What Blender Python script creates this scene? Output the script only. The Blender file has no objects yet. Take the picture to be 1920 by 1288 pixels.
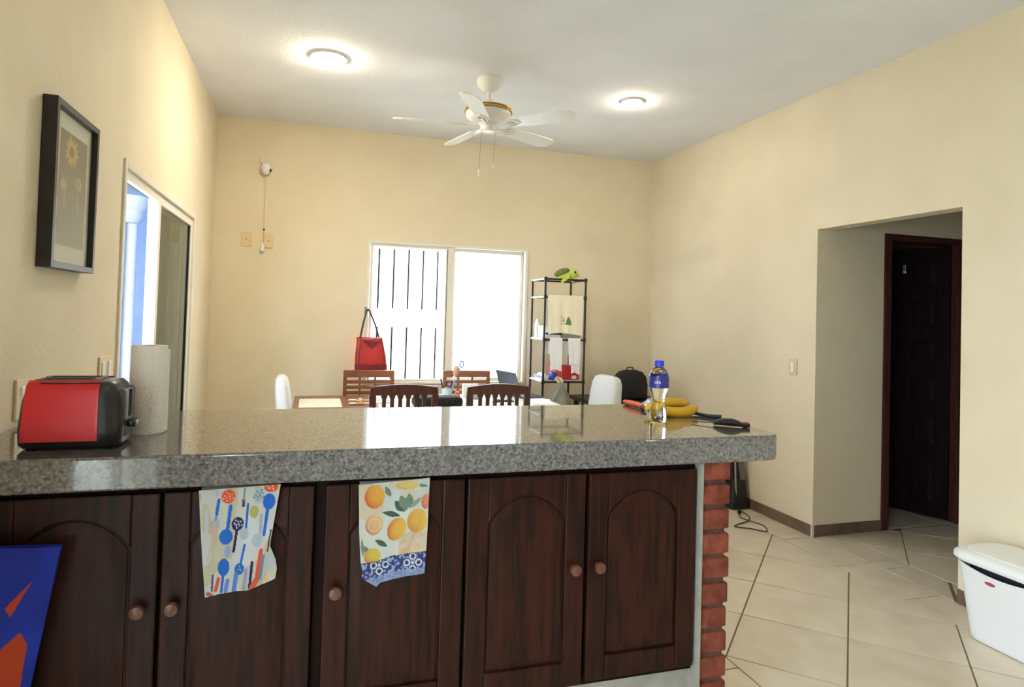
import bpy, bmesh, math, random
from mathutils import Vector, Matrix
random.seed(7)
S = bpy.context.scene
COL = S.collection
R = math.radians

# ------------------------------------------------------------------ camera
cam = bpy.data.cameras.new('camera'); cam_o = bpy.data.objects.new('camera', cam); COL.objects.link(cam_o)
cam.sensor_fit = 'HORIZONTAL'; cam.sensor_width = 36.0
cam.lens = 36.0*1215.44/1920.0
cam.shift_y = (560.1-644.0)/1920.0
cam.clip_start = 0.02; cam.clip_end = 200
rt = Vector((0.95436185, -0.29721324, 0.0292873)); up = Vector((-0.03512284, -0.01431186, 0.99928052)); fw = Vector((0.29658025, 0.95470386, 0.02409767))
m = Matrix.Identity(4)
for i in range(3):
    m[i][0] = rt[i]; m[i][1] = up[i]; m[i][2] = -fw[i]
m[2][3] = 1.45
cam_o.matrix_world = m
S.camera = cam_o

# ------------------------------------------------------------------ light
SKY = 4.4; SUN = 1.5; LAMP = 74.0
S.view_settings.view_transform = 'Standard'; S.view_settings.look = 'None'
S.view_settings.gamma = 1.0; S.view_settings.use_curve_mapping = False
S.view_settings.exposure = 2.1
w = bpy.data.worlds.new('sky'); S.world = w; w.use_nodes = True
bg = w.node_tree.nodes['Background']; bg.inputs[0].default_value = (0.76, 0.88, 1.0, 1); bg.inputs[1].default_value = SKY
sun = bpy.data.lights.new('sun', 'SUN'); sun.energy = SUN; sun.angle = R(1.0); sun.color = (1.0, 0.96, 0.9)
sun_o = bpy.data.objects.new('sun', sun); COL.objects.link(sun_o)
sun_o.rotation_euler = Vector((-0.35, 0.50, -0.95)).to_track_quat('-Z', 'Y').to_euler()

def portal(loc, direction, sx, sy):
    l = bpy.data.lights.new('window_portal', 'AREA'); l.shape = 'RECTANGLE'; l.size = sx; l.size_y = sy
    l.energy = 1.0; l.cycles.is_portal = True
    o = bpy.data.objects.new('window_portal', l); COL.objects.link(o)
    o.location = loc; o.rotation_euler = Vector(direction).to_track_quat('-Z', 'Z').to_euler()

XL, XR, YB, H, ZC, YF, YK = -0.797, 3.313, 5.92, 3.054, 1.087, 1.738, 2.472
YR = -2.3      # rear wall of the kitchen
portal((1.23, 6.06, 1.43), (0, -1, 0), 1.45, 1.25)
portal((-0.93, 4.1, 1.03), (1, 0, 0), 1.8, 2.05)
portal((-0.93, -0.10, 1.05), (1, 0, 0), 1.70, 2.1)

# ------------------------------------------------------------------ materials
def srgb(r, g, b):
    f = lambda c: (c/255/12.92) if c/255 <= 0.04045 else ((c/255+0.055)/1.055)**2.4
    return (f(r), f(g), f(b), 1)
MATS = {}
def mat(name, col, rough=0.5, col2=None, scale=20, stretch=(1, 1, 1), detail=3, metal=0.0, spec=0.5, bump=0.0, bscale=200,
        rnd=0.0, coat=0.0, attr=None, sheen=0.0, contrast=(0.35, 0.65), sss=0.0):
    if name in MATS: return MATS[name]
    M_ = bpy.data.materials.new(name); M_.use_nodes = True
    nt = M_.node_tree; N = nt.nodes; L = nt.links; p = N['Principled BSDF']
    p.inputs['Roughness'].default_value = rough; p.inputs['Metallic'].default_value = metal
    p.inputs['Specular IOR Level'].default_value = spec
    p.inputs['Coat Weight'].default_value = coat; p.inputs['Sheen Weight'].default_value = sheen
    p.inputs['Base Color'].default_value = col
    tc = N.new('ShaderNodeTexCoord'); mp = N.new('ShaderNodeMapping'); mp.inputs['Scale'].default_value = stretch
    L.new(tc.outputs['Object'], mp.inputs['Vector'])
    src = None
    if attr:
        a = N.new('ShaderNodeAttribute'); a.attribute_name = attr; src = a.outputs['Color']
    if col2:
        n = N.new('ShaderNodeTexNoise'); n.inputs['Scale'].default_value = scale; n.inputs['Detail'].default_value = detail
        L.new(mp.outputs['Vector'], n.inputs['Vector'])
        r = N.new('ShaderNodeValToRGB'); r.color_ramp.elements[0].position = contrast[0]; r.color_ramp.elements[1].position = contrast[1]
        r.color_ramp.elements[0].color = col; r.color_ramp.elements[1].color = col2
        L.new(n.outputs['Fac'], r.inputs['Fac'])
        if src:
            mx = N.new('ShaderNodeMix'); mx.data_type = 'RGBA'; mx.blend_type = 'MULTIPLY'; mx.inputs['Factor'].default_value = 1
            L.new(src, mx.inputs['A']); L.new(r.outputs['Color'], mx.inputs['B']); src = mx.outputs['Result']
        else: src = r.outputs['Color']
    if rnd:
        oi = N.new('ShaderNodeObjectInfo'); mr = N.new('ShaderNodeMapRange')
        mr.inputs['To Min'].default_value = 1-rnd; mr.inputs['To Max'].default_value = 1+rnd
        L.new(oi.outputs['Random'], mr.inputs['Value'])
        hs = N.new('ShaderNodeHueSaturation'); L.new(mr.outputs['Result'], hs.inputs['Value'])
        if src: L.new(src, hs.inputs['Color'])
        else: hs.inputs['Color'].default_value = col
        src = hs.outputs['Color']
    if src: L.new(src, p.inputs['Base Color'])
    if bump:
        n2 = N.new('ShaderNodeTexNoise'); n2.inputs['Scale'].default_value = bscale; n2.inputs['Detail'].default_value = 4
        L.new(mp.outputs['Vector'], n2.inputs['Vector'])
        b = N.new('ShaderNodeBump'); b.inputs['Strength'].default_value = bump; b.inputs['Distance'].default_value = 0.01
        L.new(n2.outputs['Fac'], b.inputs['Height']); L.new(b.outputs['Normal'], p.inputs['Normal'])
    MATS[name] = M_
    return M_

def granite():
    M_ = bpy.data.materials.new('granite'); M_.use_nodes = True
    nt = M_.node_tree; N = nt.nodes; L = nt.links; p = N['Principled BSDF']
    tc = N.new('ShaderNodeTexCoord')
    v = N.new('ShaderNodeTexVoronoi'); v.inputs['Scale'].default_value = 190
    n = N.new('ShaderNodeTexNoise'); n.inputs['Scale'].default_value = 95; n.inputs['Detail'].default_value = 5
    L.new(tc.outputs['Object'], v.inputs['Vector']); L.new(tc.outputs['Object'], n.inputs['Vector'])
    r = N.new('ShaderNodeValToRGB'); cr = r.color_ramp
    cr.elements[0].position = 0.0; cr.elements[0].color = srgb(36, 35, 38)
    cr.elements[1].position = 1.0; cr.elements[1].color = srgb(136, 132, 129)
    e = cr.elements.new(0.3); e.color = srgb(78, 77, 78)
    e = cr.elements.new(0.62); e.color = srgb(100, 97, 97)
    sp = N.new('ShaderNodeSeparateColor'); L.new(v.outputs['Color'], sp.inputs['Color'])
    L.new(sp.outputs['Red'], r.inputs['Fac'])
    r2 = N.new('ShaderNodeValToRGB'); r2.color_ramp.elements[0].position = 0.36; r2.color_ramp.elements[1].position = 0.6
    r2.color_ramp.elements[0].color = srgb(60, 59, 63); r2.color_ramp.elements[1].color = srgb(118, 115, 113)
    L.new(n.outputs['Fac'], r2.inputs['Fac'])
    mx = N.new('ShaderNodeMix'); mx.data_type = 'RGBA'; mx.inputs['Factor'].default_value = 0.5
    L.new(r.outputs['Color'], mx.inputs['A']); L.new(r2.outputs['Color'], mx.inputs['B'])
    L.new(mx.outputs['Result'], p.inputs['Base Color'])
    p.inputs['Roughness'].default_value = 0.09; p.inputs['Specular IOR Level'].default_value = 0.6
    cw = N.new('ShaderNodeMapRange'); cw.inputs['To Min'].default_value = 0.1; cw.inputs['To Max'].default_value = 0.95
    L.new(sp.outputs['Green'], cw.inputs['Value']); L.new(cw.outputs['Result'], p.inputs['Coat Weight'])
    p.inputs['Coat Roughness'].default_value = 0.03; p.inputs['Coat IOR'].default_value = 1.6
    MATS['granite'] = M_; return M_

def glass_pane(name, tint, refl=1.0):
    M_ = bpy.data.materials.new(name); M_.use_nodes = True
    nt = M_.node_tree; N = nt.nodes; L = nt.links; N.remove(N['Principled BSDF'])
    t = N.new('ShaderNodeBsdfTransparent'); t.inputs[0].default_value = tint
    g = N.new('ShaderNodeBsdfGlossy'); g.inputs['Roughness'].default_value = 0.02
    f = N.new('ShaderNodeFresnel'); ge = N.new('ShaderNodeNewGeometry'); mr = N.new('ShaderNodeMapRange')
    mr.inputs['To Min'].default_value = 1.5; mr.inputs['To Max'].default_value = 1/1.5       # same reflectance on both faces of the pane
    L.new(ge.outputs['Backfacing'], mr.inputs['Value']); L.new(mr.outputs['Result'], f.inputs['IOR'])
    mx = N.new('ShaderNodeMixShader')
    L.new(f.outputs[0], mx.inputs[0]); L.new(t.outputs[0], mx.inputs[1]); L.new(g.outputs[0], mx.inputs[2])
    L.new(mx.outputs[0], N['Material Output'].inputs[0]); MATS[name] = M_; return M_

def glare_veil_mat(name, cover):
    M_ = bpy.data.materials.new(name); M_.use_nodes = True
    nt = M_.node_tree; N = nt.nodes; L = nt.links; N.remove(N['Principled BSDF'])
    t = N.new('ShaderNodeBsdfTransparent'); d = N.new('ShaderNodeBsdfTranslucent'); d.inputs[0].default_value = (0.9, 0.9, 0.9, 1)
    mx = N.new('ShaderNodeMixShader'); mx.inputs[0].default_value = cover
    L.new(t.outputs[0], mx.inputs[1]); L.new(d.outputs[0], mx.inputs[2]); L.new(mx.outputs[0], N['Material Output'].inputs[0])
    MATS[name] = M_; return M_

def refract(name, col, ior, rough=0.0):
    M_ = bpy.data.materials.new(name); M_.use_nodes = True
    p = M_.node_tree.nodes['Principled BSDF']; p.inputs['Base Color'].default_value = col
    p.inputs['Transmission Weight'].default_value = 1; p.inputs['IOR'].default_value = ior; p.inputs['Roughness'].default_value = rough
    MATS[name] = M_; return M_

def emit(name, col, strength):
    M_ = bpy.data.materials.new(name); M_.use_nodes = True
    p = M_.node_tree.nodes['Principled BSDF']; p.inputs['Emission Color'].default_value = col; p.inputs['Emission Strength'].default_value = strength
    MATS[name] = M_; return M_

WALL = mat('wall_paint', srgb(230, 217, 189), 0.75, srgb(234, 222, 195), 3, bump=0.25, bscale=60, spec=0.25)
CEIL = mat('ceiling_paint', srgb(234, 236, 240), 0.9, srgb(240, 242, 245), 2, bump=0.2, bscale=50, spec=0.2)
TILE = mat('floor_tile', srgb(222, 212, 194), 0.32, srgb(208, 196, 175), 7, detail=6, rnd=0.04, contrast=(0.3, 0.7))
GROUT = mat('grout', srgb(118, 102, 84), 0.9)
BASET = mat('baseboard_tile', srgb(124, 100, 82), 0.4, srgb(104, 82, 68), 9, detail=5, rnd=0.12)
GRAN = granite()
WOOD = mat('dark_wood', srgb(50, 21, 14), 0.42, srgb(25, 10, 7), 5, stretch=(14, 14, 1.2), detail=6, rnd=0.10, spec=0.18)
WOODC = mat('carcass_wood', srgb(30, 13, 9), 0.7, srgb(20, 8, 6), 5, stretch=(14, 14, 1.2), spec=0.1)
KNOB = mat('knob_wood', srgb(92, 54, 40), 0.35)
BRICK = mat('brick', srgb(132, 68, 50), 0.85, srgb(98, 48, 36), 22, detail=6, rnd=0.16, bump=0.5, bscale=120, spec=0.2)
MORTAR = mat('mortar', srgb(92, 62, 50), 0.95, srgb(78, 52, 42), 40, bump=0.5)
PLAST = mat('grey_plaster', srgb(148, 143, 132), 0.85, srgb(134, 130, 120), 15)
ALU = mat('window_frame_white', srgb(232, 226, 212), 0.4)
CREAMP = mat('cream_plastic', srgb(226, 203, 156), 0.4)
WHITE = mat('white_plastic', srgb(236, 236, 236), 0.35)
BINW = mat('bin_plastic', srgb(236, 238, 240), 0.4)
BLACK = mat('black_plastic', srgb(22, 22, 25), 0.35)
BLACKM = mat('black_fabric', srgb(24, 23, 24), 0.85, bump=0.2)
RED = mat('red_enamel', srgb(208, 16, 38), 0.35, coat=0.2)
PAPER = mat('paper_towel', srgb(240, 236, 230), 0.95, bump=0.35, bscale=150)
GLASS = glass_pane('clear_glass', (0.96, 0.98, 0.97, 1))
TINT = glass_pane('tinted_glass', (0.50, 0.56, 0.54, 1))
CHW = mat('chair_wood', srgb(92, 50, 40), 0.4, srgb(68, 34, 28), 6, stretch=(12, 12, 1.5), detail=5, rnd=0.08)
CHW2 = mat('chair_wood_light', srgb(142, 88, 56), 0.4, srgb(116, 68, 42), 6, stretch=(2, 12, 12), detail=5)
TABW = mat('table_wood', srgb(136, 92, 58), 0.3, srgb(112, 72, 44), 5, stretch=(1.5, 12, 12), detail=5)
CLOTHW = mat('white_cloth', srgb(216, 216, 214), 0.9, bump=0.3, bscale=90)
PRINT = mat('printed_cloth', (1, 1, 1, 1), 0.9, attr='Col', bump=0.15, bscale=400)
FANW = mat('fan_white', srgb(238, 236, 230), 0.35)
BRASS = mat('brass', srgb(176, 128, 48), 0.35, metal=0.7)
STEEL = mat('steel', srgb(170, 170, 172), 0.3, metal=0.9)

# ------------------------------------------------------------------ mesh helpers
class M:
    def __init__(s): s.v = []; s.f = []; s.c = None
    def add(s, v, f):
        b = len(s.v); s.v += [tuple(p) for p in v]; s.f += [tuple(i+b for i in q) for q in f]; return s
    def box(s, x0, x1, y0, y1, z0, z1):
        return s.add([(x0,y0,z0),(x1,y0,z0),(x1,y1,z0),(x0,y1,z0),(x0,y0,z1),(x1,y0,z1),(x1,y1,z1),(x0,y1,z1)],
                     [(0,3,2,1),(4,5,6,7),(0,1,5,4),(1,2,6,5),(2,3,7,6),(3,0,4,7)])
    def bm(s, bm_):
        bm_.verts.ensure_lookup_table(); bm_.verts.index_update()
        s.add([v.co[:] for v in bm_.verts], [[v.index for v in f.verts] for f in bm_.faces]); bm_.free(); return s
    def rbox(s, x0, x1, y0, y1, z0, z1, r=0.005, seg=2, mtx=None):
        b = bmesh.new(); bmesh.ops.create_cube(b, size=1)
        for v in b.verts:
            v.co = Vector(((x0+x1)/2+v.co.x*(x1-x0), (y0+y1)/2+v.co.y*(y1-y0), (z0+z1)/2+v.co.z*(z1-z0)))
        r = min(r, 0.49*min(x1-x0, y1-y0, z1-z0))
        bmesh.ops.bevel(b, geom=b.edges[:], offset=r, segments=seg, profile=0.5, affect='EDGES')
        if mtx: bmesh.ops.transform(b, matrix=mtx, verts=b.verts)
        return s.bm(b)
    def loft(s, loops, cap0=True, cap1=True):
        n = len(loops[0]); v = [p for l in loops for p in l]; f = []
        for k in range(len(loops)-1):
            for i in range(n):
                j = (i+1) % n; f.append((k*n+i, k*n+j, (k+1)*n+j, (k+1)*n+i))
        if cap0: f.append(tuple(reversed(range(n))))
        if cap1: f.append(tuple(range((len(loops)-1)*n, len(loops)*n)))
        return s.add(v, f)
    def prism(s, out, z0, z1, axis='z'):
        mp = {'z': lambda a, b, h: (a, b, h), 'y': lambda a, b, h: (a, h, b), 'x': lambda a, b, h: (h, a, b)}[axis]
        return s.loft([[mp(a, b, z0) for a, b in out], [mp(a, b, z1) for a, b in out]])
    def tube(s, pts, r, n=8, closed=False, flat=None):
        pts = [Vector(p) for p in pts]; k = len(pts)
        rs = r if isinstance(r, (list, tuple)) else [r]*k
        loops = []; prev = None
        for i, p in enumerate(pts):
            if closed: t = pts[(i+1) % k]-pts[i-1]
            else: t = pts[min(i+1, k-1)]-pts[max(i-1, 0)]
            t.normalize()
            if prev is None: a = t.orthogonal().normalized()
            else: a = (prev-t*prev.dot(t)); a = a.normalized() if a.length > 1e-6 else t.orthogonal().normalized()
            prev = a; b = t.cross(a)
            loops.append([tuple(p+(a*math.cos(q)+b*math.sin(q))*rs[i]) for q in [2*math.pi*j/n for j in range(n)]])
        if closed: loops.append(loops[0]); return s.loft(loops, False, False)
        return s.loft(loops)
    def lathe(s, prof, c=(0, 0, 0), n=32, cap0=True, cap1=True):
        return s.loft([[(c[0]+r*math.cos(2*math.pi*i/n), c[1]+r*math.sin(2*math.pi*i/n), c[2]+z) for i in range(n)] for r, z in prof], cap0, cap1)
    def ell(s, c, r, mtx=None, u=20, w=12):
        b = bmesh.new(); bmesh.ops.create_uvsphere(b, u_segments=u, v_segments=w, radius=1)
        for v in b.verts: v.co = Vector((v.co.x*r[0], v.co.y*r[1], v.co.z*r[2]))
        if mtx: bmesh.ops.transform(b, matrix=mtx, verts=b.verts)
        bmesh.ops.translate(b, vec=c, verts=b.verts); return s.bm(b)
    def grid(s, fn, nu, nv, th=None):
        """sheet from fn(u,v)->point; th = thickness vector for a closed cloth"""
        P = [[Vector(fn(i/nu, j/nv)) for i in range(nu+1)] for j in range(nv+1)]
        v = [p for row in P for p in row]; W = nu+1; f = []
        for j in range(nv):
            for i in range(nu): f.append((j*W+i, j*W+i+1, (j+1)*W+i+1, (j+1)*W+i))
        if th is not None:
            t = Vector(th); n0 = len(v); v = v+[p+t for p in v]
            f2 = [tuple(reversed([a+n0 for a in q])) for q in f]
            rim = [i for i in range(nu)] + [nu+j*W for j in range(nv)] + [nv*W+nu-i for i in range(nu)] + [(nv-j)*W for j in range(nv)]
            fr = []
            for k in range(len(rim)):
                a, b_ = rim[k], rim[(k+1) % len(rim)]; fr.append((b_, a, a+n0, b_+n0))
            f = f+f2+fr
        return s.add(v, f)
    def xf(s, mtx):
        s.v = [tuple(mtx @ Vector(p)) for p in s.v]; return s

ORG = {}
def O(name, ms, material, parent=None, smooth=False, bevel=0.0, kind=None, label=None, cat=None, group=None, sharp=40, colors=None):
    """one mesh object; vertices are given in world (or prototype) coordinates"""
    if parent is not None:
        root = parent
        while root.parent: root = root.parent
        org = ORG.get(root.name, Vector((0, 0, 0)))
    else:
        xs, ys, zs = zip(*ms.v); org = Vector(((min(xs)+max(xs))/2, (min(ys)+max(ys))/2, min(zs)))
    me = bpy.data.meshes.new(name)
    me.from_pydata([tuple(Vector(p)-org) for p in ms.v], [], ms.f)
    if colors:
        a = me.color_attributes.new('Col', 'FLOAT_COLOR', 'POINT')
        flat = [x for c in colors for x in c]; a.data.foreach_set('color', flat)
    bmm = bmesh.new(); bmm.from_mesh(me); bmesh.ops.recalc_face_normals(bmm, faces=bmm.faces); bmm.to_mesh(me); bmm.free()
    me.materials.append(material)
    if smooth:
        me.shade_smooth()
        try: me.set_sharp_from_angle(angle=R(sharp))
        except Exception: pass
    o = bpy.data.objects.new(name, me); COL.objects.link(o)
    if parent is not None: o.parent = parent
    else: o.location = org; ORG[o.name] = org
    if bevel:
        md = o.modifiers.new('bevel', 'BEVEL'); md.width = bevel; md.segments = 2; md.limit_method = 'ANGLE'; md.angle_limit = R(50)
    if kind: o['kind'] = kind
    if label: o['label'] = label
    if cat: o['category'] = cat
    if group: o['group'] = group
    return o
def T(name, label, cat, loc=(0, 0, 0), group=None, kind=None):
    o = bpy.data.objects.new(name, None); COL.objects.link(o); o.location = loc; ORG[o.name] = Vector(loc)
    o.empty_display_size = 0.05
    if label: o['label'] = label
    if cat: o['category'] = cat
    if group: o['group'] = group
    if kind: o['kind'] = kind
    return o
def place(root, loc, rz):
    """move a prototype built round the origin to its place"""
    root.location = loc; root.rotation_euler = (0, 0, rz)
def copy_tree(o, parent=None):
    c = o.copy(); COL.objects.link(c)
    if parent is not None: c.parent = parent
    for ch in list(o.children): copy_tree(ch, c)
    return c
def rrect(x0, x1, y0, y1, r, n=6):
    p = []
    for cx, cy, a0 in ((x1-r, y1-r, 0), (x0+r, y1-r, 90), (x0+r, y0+r, 180), (x1-r, y0+r, 270)):
        for i in range(n+1):
            a = R(a0+90*i/n); p.append((cx+r*math.cos(a), cy+r*math.sin(a)))
    return p
def lerp(a, b, t): return a+(b-a)*t
def interp(pts, t):
    if t <= pts[0][0]: return pts[0][1]
    for (a, x), (b, y) in zip(pts, pts[1:]):
        if t <= b: return lerp(x, y, (t-a)/(b-a))
    return pts[-1][1]

# ================================================================== SETTING
st = 'structure'
WT = 0.15
# floor: grout bed with tiles
floor = O('floor', M().box(XL-WT, 6.0, YR-WT, YB+WT, -0.10, -0.004), GROUT, kind=st, label='grout bed under the cream ceramic floor tiles', cat='floor')
def clip(poly, inside):   # inside: list of (a,b,c): a*x+b*y<=c
    for a, b, c in inside:
        out = []
        for i in range(len(poly)):
            p, q = poly[i-1], poly[i]; dp, dq = a*p[0]+b*p[1]-c, a*q[0]+b*q[1]-c
            if dp <= 0 < dq or dq <= 0 < dp:
                t = dp/(dp-dq); out.append((p[0]+(q[0]-p[0])*t, p[1]+(q[1]-p[1])*t))
            if dq <= 0: out.append(q)
        poly = out
        if len(poly) < 3: return []
    return poly
def rect(x0, x1, y0, y1): return [(-1, 0, -x0), (1, 0, x1), (0, -1, -y0), (0, 1, y1)]
def tile_poly(poly):
    # convex polygon shrunk by half a joint
    n = len(poly); ar = sum(poly[i-1][0]*poly[i][1]-poly[i][0]*poly[i-1][1] for i in range(n))/2
    if abs(ar) < 0.004: return
    if ar < 0: poly = poly[::-1]
    g = 0.0035; cons = []
    for i in range(n):
        (x1, y1), (x2, y2) = poly[i-1], poly[i]; L_ = math.hypot(x2-x1, y2-y1)
        if L_ < 1e-5: continue
        nx, ny = (y2-y1)/L_, -(x2-x1)/L_
        cons.append((nx, ny, nx*x1+ny*y1-g))
    p = clip(poly, cons)
    if len(p) < 3: return
    cx = sum(a for a, b in p)/len(p); cy = sum(b for a, b in p)/len(p)
    z = -0.0008+random.uniform(-0.0005, 0.0005)
    s_ = lambda k: [(cx+(a-cx)*k, cy+(b-cy)*k) for a, b in p]
    ms = M().loft([[(a, b, -0.008) for a, b in p], [(a, b, z-0.0012) for a, b in p], [(a, b, z) for a, b in s_(0.994)]], False, True)
    O('tile', ms, TILE, parent=floor)
def diag_field(region, x0, x1, y0, y1):
    for i in range(-12, 14):
        for j in range(-4, 20):
            a0, a1 = -0.005+0.660*i, -0.005+0.660*(i+1)      # y-x
            b0, b1 = 4.205+0.641*(j-6), 4.205+0.641*(j-5)    # x+y
            poly = [((b-a)/2, (b+a)/2) for a, b in ((a0, b0), (a1, b0), (a1, b1), (a0, b1))]
            if max(p[0] for p in poly) < x0 or min(p[0] for p in poly) > x1 or max(p[1] for p in poly) < y0 or min(p[1] for p in poly) > y1: continue
            q = clip(poly, region)
            if q: tile_poly(q)
diag_field(rect(1.765, 3.07, YR, YB), 1.765, 3.07, YR, YB)
def strip(x0, x1, ys):
    for a, b in zip(ys, ys[1:]): tile_poly([(x0, a), (x1, a), (x1, b), (x0, b)])
ys = [3.155+0.4695*k for k in range(-12, 7)]
strip(3.07, 3.313, [max(YR, min(YB, y)) for y in ys])
strip(1.53, 1.765, [max(YR, min(YB, 2.333+0.4695*k)) for k in range(-11, 9)])
for k in range(-11, 9):                                       # plain tiles under the dining table and in the kitchen
    for j in range(5):
        y0_, y1_ = max(YR, 2.333+0.4695*k), min(YB, 2.333+0.4695*(k+1)); x1_ = 1.53-0.4695*j; x0_ = max(XL, x1_-0.4695)
        if y1_-y0_ > 0.03 and x1_-x0_ > 0.03: tile_poly([(x0_, y0_), (x1_, y0_), (x1_, y1_), (x0_, y1_)])
# threshold strip and hall
tile_poly([(3.313, 3.155), (3.53, 3.155), (3.53, 3.385), (3.313, 3.602)])
tile_poly([(3.313, 3.05), (3.53, 3.05), (3.53, 3.155), (3.313, 3.155)])
tile_poly([(3.313, 2.60), (3.53, 2.815), (3.53, 3.05), (3.313, 3.05)])
tile_poly([(3.333, 2.60), (3.53, 2.60), (3.53, 2.80)])
tile_poly([(3.300, 3.630), (3.53, 3.395), (3.53, 3.630)])
hall = rect(3.53, 5.9, 1.2, 3.63)
for i in range(-8, 3):
    for j in range(0, 8):
        a0, a1 = -0.46+0.665*i, -0.46+0.665*(i+1); b0, b1 = 6.345+0.641*(j-3), 6.345+0.641*(j-2)
        q = clip([((b-a)/2, (b+a)/2) for a, b in ((a0, b0), (a1, b0), (a1, b1), (a0, b1))], hall)
        if q: tile_poly(q)
q_ = clip([(3.313, 3.625), (3.56, 3.36), (3.53, 3.63)], rect(3.3, 3.6, 3.3, 3.63))
for i in range(5):
    for j in range(4):
        tile_poly([(3.6+0.45*i, 3.64+0.45*j), (4.05+0.45*i, 3.64+0.45*j), (4.05+0.45*i, 4.09+0.45*j), (3.6+0.45*i, 4.09+0.45*j)])

O('ceiling', M().box(XL-WT, 6.0, YR-WT, YB+WT, H, H+0.15), CEIL, kind=st, label='white painted flat ceiling', cat='ceiling')
# left wall: sliding door opening y 3.19..5.0 z 0..2.08 ; kitchen window y -1.15..0.75 z 1.05..2.15
LD0, LD1, LDT = 3.19, 5.0, 2.08
KW0, KW1, KWB, KWT = -0.95, 0.75, 0.0, 2.10
ms = M(); a, b = XL-WT, XL
ms.box(a, b, YR, KW0, 0, H).box(a, b, KW0, KW1, 0, KWB).box(a, b, KW0, KW1, KWT, H).box(a, b, KW1, LD0, 0, H).box(a, b, LD0, LD1, LDT, H).box(a, b, LD1, YB, 0, H)
O('wall_left', ms, WALL, kind=st, label='cream painted wall with the framed picture and sliding door', cat='wall')
BW0, BW1, BWB, BWT = 0.473, 1.986, 0.79, 2.08
ms = M(); a, b = YB, YB+WT
ms.box(XL-WT, BW0, a, b, 0, H).box(BW1, XR, a, b, 0, H).box(BW0, BW1, a, b, 0, BWB).box(BW0, BW1, a, b, BWT, H)
O('wall_back', ms, WALL, kind=st, label='cream painted far wall around the bright window', cat='wall')
DY0, DY1, DZ = 2.588, 3.625, 2.096
ms = M(); a, b = XR, XR+0.12
ms.box(a, b, YR, DY0, 0, H).box(a, b, DY0, DY1, DZ, H).box(a, b, DY1, YB+WT, 0, H)
O('wall_right', ms, WALL, kind=st, label='cream painted wall with the doorway to the hall', cat='wall')
O('wall_rear', M().box(XL-WT, XR+0.12, YR-WT, YR, 0, H), WALL, kind=st, label='kitchen wall behind the viewer', cat='wall')
FX0, FX1, FZ = 3.900, 4.664, 2.107
ms = M(); a, b = DY1, DY1+0.12
ms.box(XR+0.12, FX0, a, b, 0, H).box(FX1, 5.9, a, b, 0, H).box(FX0, FX1, a, b, FZ, H)
O('wall_hall', ms, WALL, kind=st, label='hall wall that holds the dark wooden door', cat='wall')
O('wall_hall_end', M().box(5.9, 6.0, YR-WT, YB+WT, 0, H), WALL, kind=st, label='end wall of the hall', cat='wall')
O('wall_hall_near', M().box(XR+0.12, 5.9, 1.1, 1.2, 0, H), WALL, kind=st, label='near wall of the hall', cat='wall')
O('wall_bedroom', M().box(XR+0.12, 5.9, YB+0.03, YB+WT, 0, H), WALL, kind=st, label='far wall of the room behind the door', cat='wall')

# baseboards of brown ceramic tile
def baseboard(name, label, p0, p1, nrm, hgt=0.075, first=0.33, mirror=False):
    root = T(name, label, 'baseboard', (p0[0], p0[1], 0), kind=st)
    dx, dy = p1[0]-p0[0], p1[1]-p0[1]; L_ = math.hypot(dx, dy); dx /= L_; dy /= L_
    s0 = 0.0; k = 0
    while s0 < L_-0.01:
        s1 = min(L_, s0+(first if k == 0 else 0.33)); g = 0.002
        a0 = (p0[0]+dx*(s0+g), p0[1]+dy*(s0+g)); a1 = (p0[0]+dx*(s1-g), p0[1]+dy*(s1-g))
        out = [a0, a1, (a1[0]+nrm[0]*0.010, a1[1]+nrm[1]*0.010), (a0[0]+nrm[0]*0.010, a0[1]+nrm[1]*0.010)]
        O('baseboard_tile', M().prism(out, 0.001, hgt), BASET, root, bevel=0.0015)
        s0 = s1; k += 1
    return root
baseboard('baseboard_right', 'brown ceramic skirting along the right wall beyond the doorway', (XR, DY1-0.008), (XR, YB), (-1, 0), first=0.25)
baseboard('baseboard_near', 'brown ceramic skirting of the right wall beside the white bin', (XR, DY0), (XR, YR), (-1, 0), first=0.28)
baseboard('baseboard_hall', 'brown ceramic skirting on the doorway return', (XR+0.004, DY1), (FX0, DY1), (0, -1), first=0.22)
baseboard('baseboard_back', 'brown ceramic skirting under the far window', (XL, YB), (XR, YB), (0, -1))
O('trim_1', M().box(XR-0.013, XR+0.003, DY1-0.013, DY1+0.002, 0.0, 0.082), mat('corner_filler', srgb(214, 206, 190), 0.8), kind=st, label='white filler strip at the skirting corner', cat='trim')

# ---- back window
def frame_rect(x0, x1, z0, z1, y0, y1, t, tb=None):
    tb = tb or t
    return [M().box(x0, x0+t, y0, y1, z0, z1), M().box(x1-t, x1, y0, y1, z0, z1), M().box(x0+t, x1-t, y0, y1, z1-t, z1), M().box(x0+t, x1-t, y0, y1, z0, z0+tb)]
w1 = T('window_1', 'white framed sliding window in the far wall, blazing with daylight', 'window', (1.23, YB, BWB), kind=st)
for ms in frame_rect(BW0-0.004, BW1+0.004, BWB-0.01, BWT+0.004, YB-0.012, YB+0.10, 0.030): O('window_frame', ms, ALU, w1, bevel=0.004)
sash = O('sash', M().box(1.205, 1.268, YB+0.000, YB+0.035, BWB+0.02, BWT-0.026), ALU, w1, bevel=0.004)
for ms in frame_rect(BW0+0.03, 1.21, BWB+0.02, BWT-0.028, YB+0.005, YB+0.035, 0.022): O('sash_rail', ms, ALU, w1, bevel=0.003)
for ms in frame_rect(1.262, BW1-0.028, BWB+0.02, BWT-0.028, YB+0.050, YB+0.080, 0.030): O('sash_rail', ms, ALU, w1, bevel=0.003)
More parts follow.
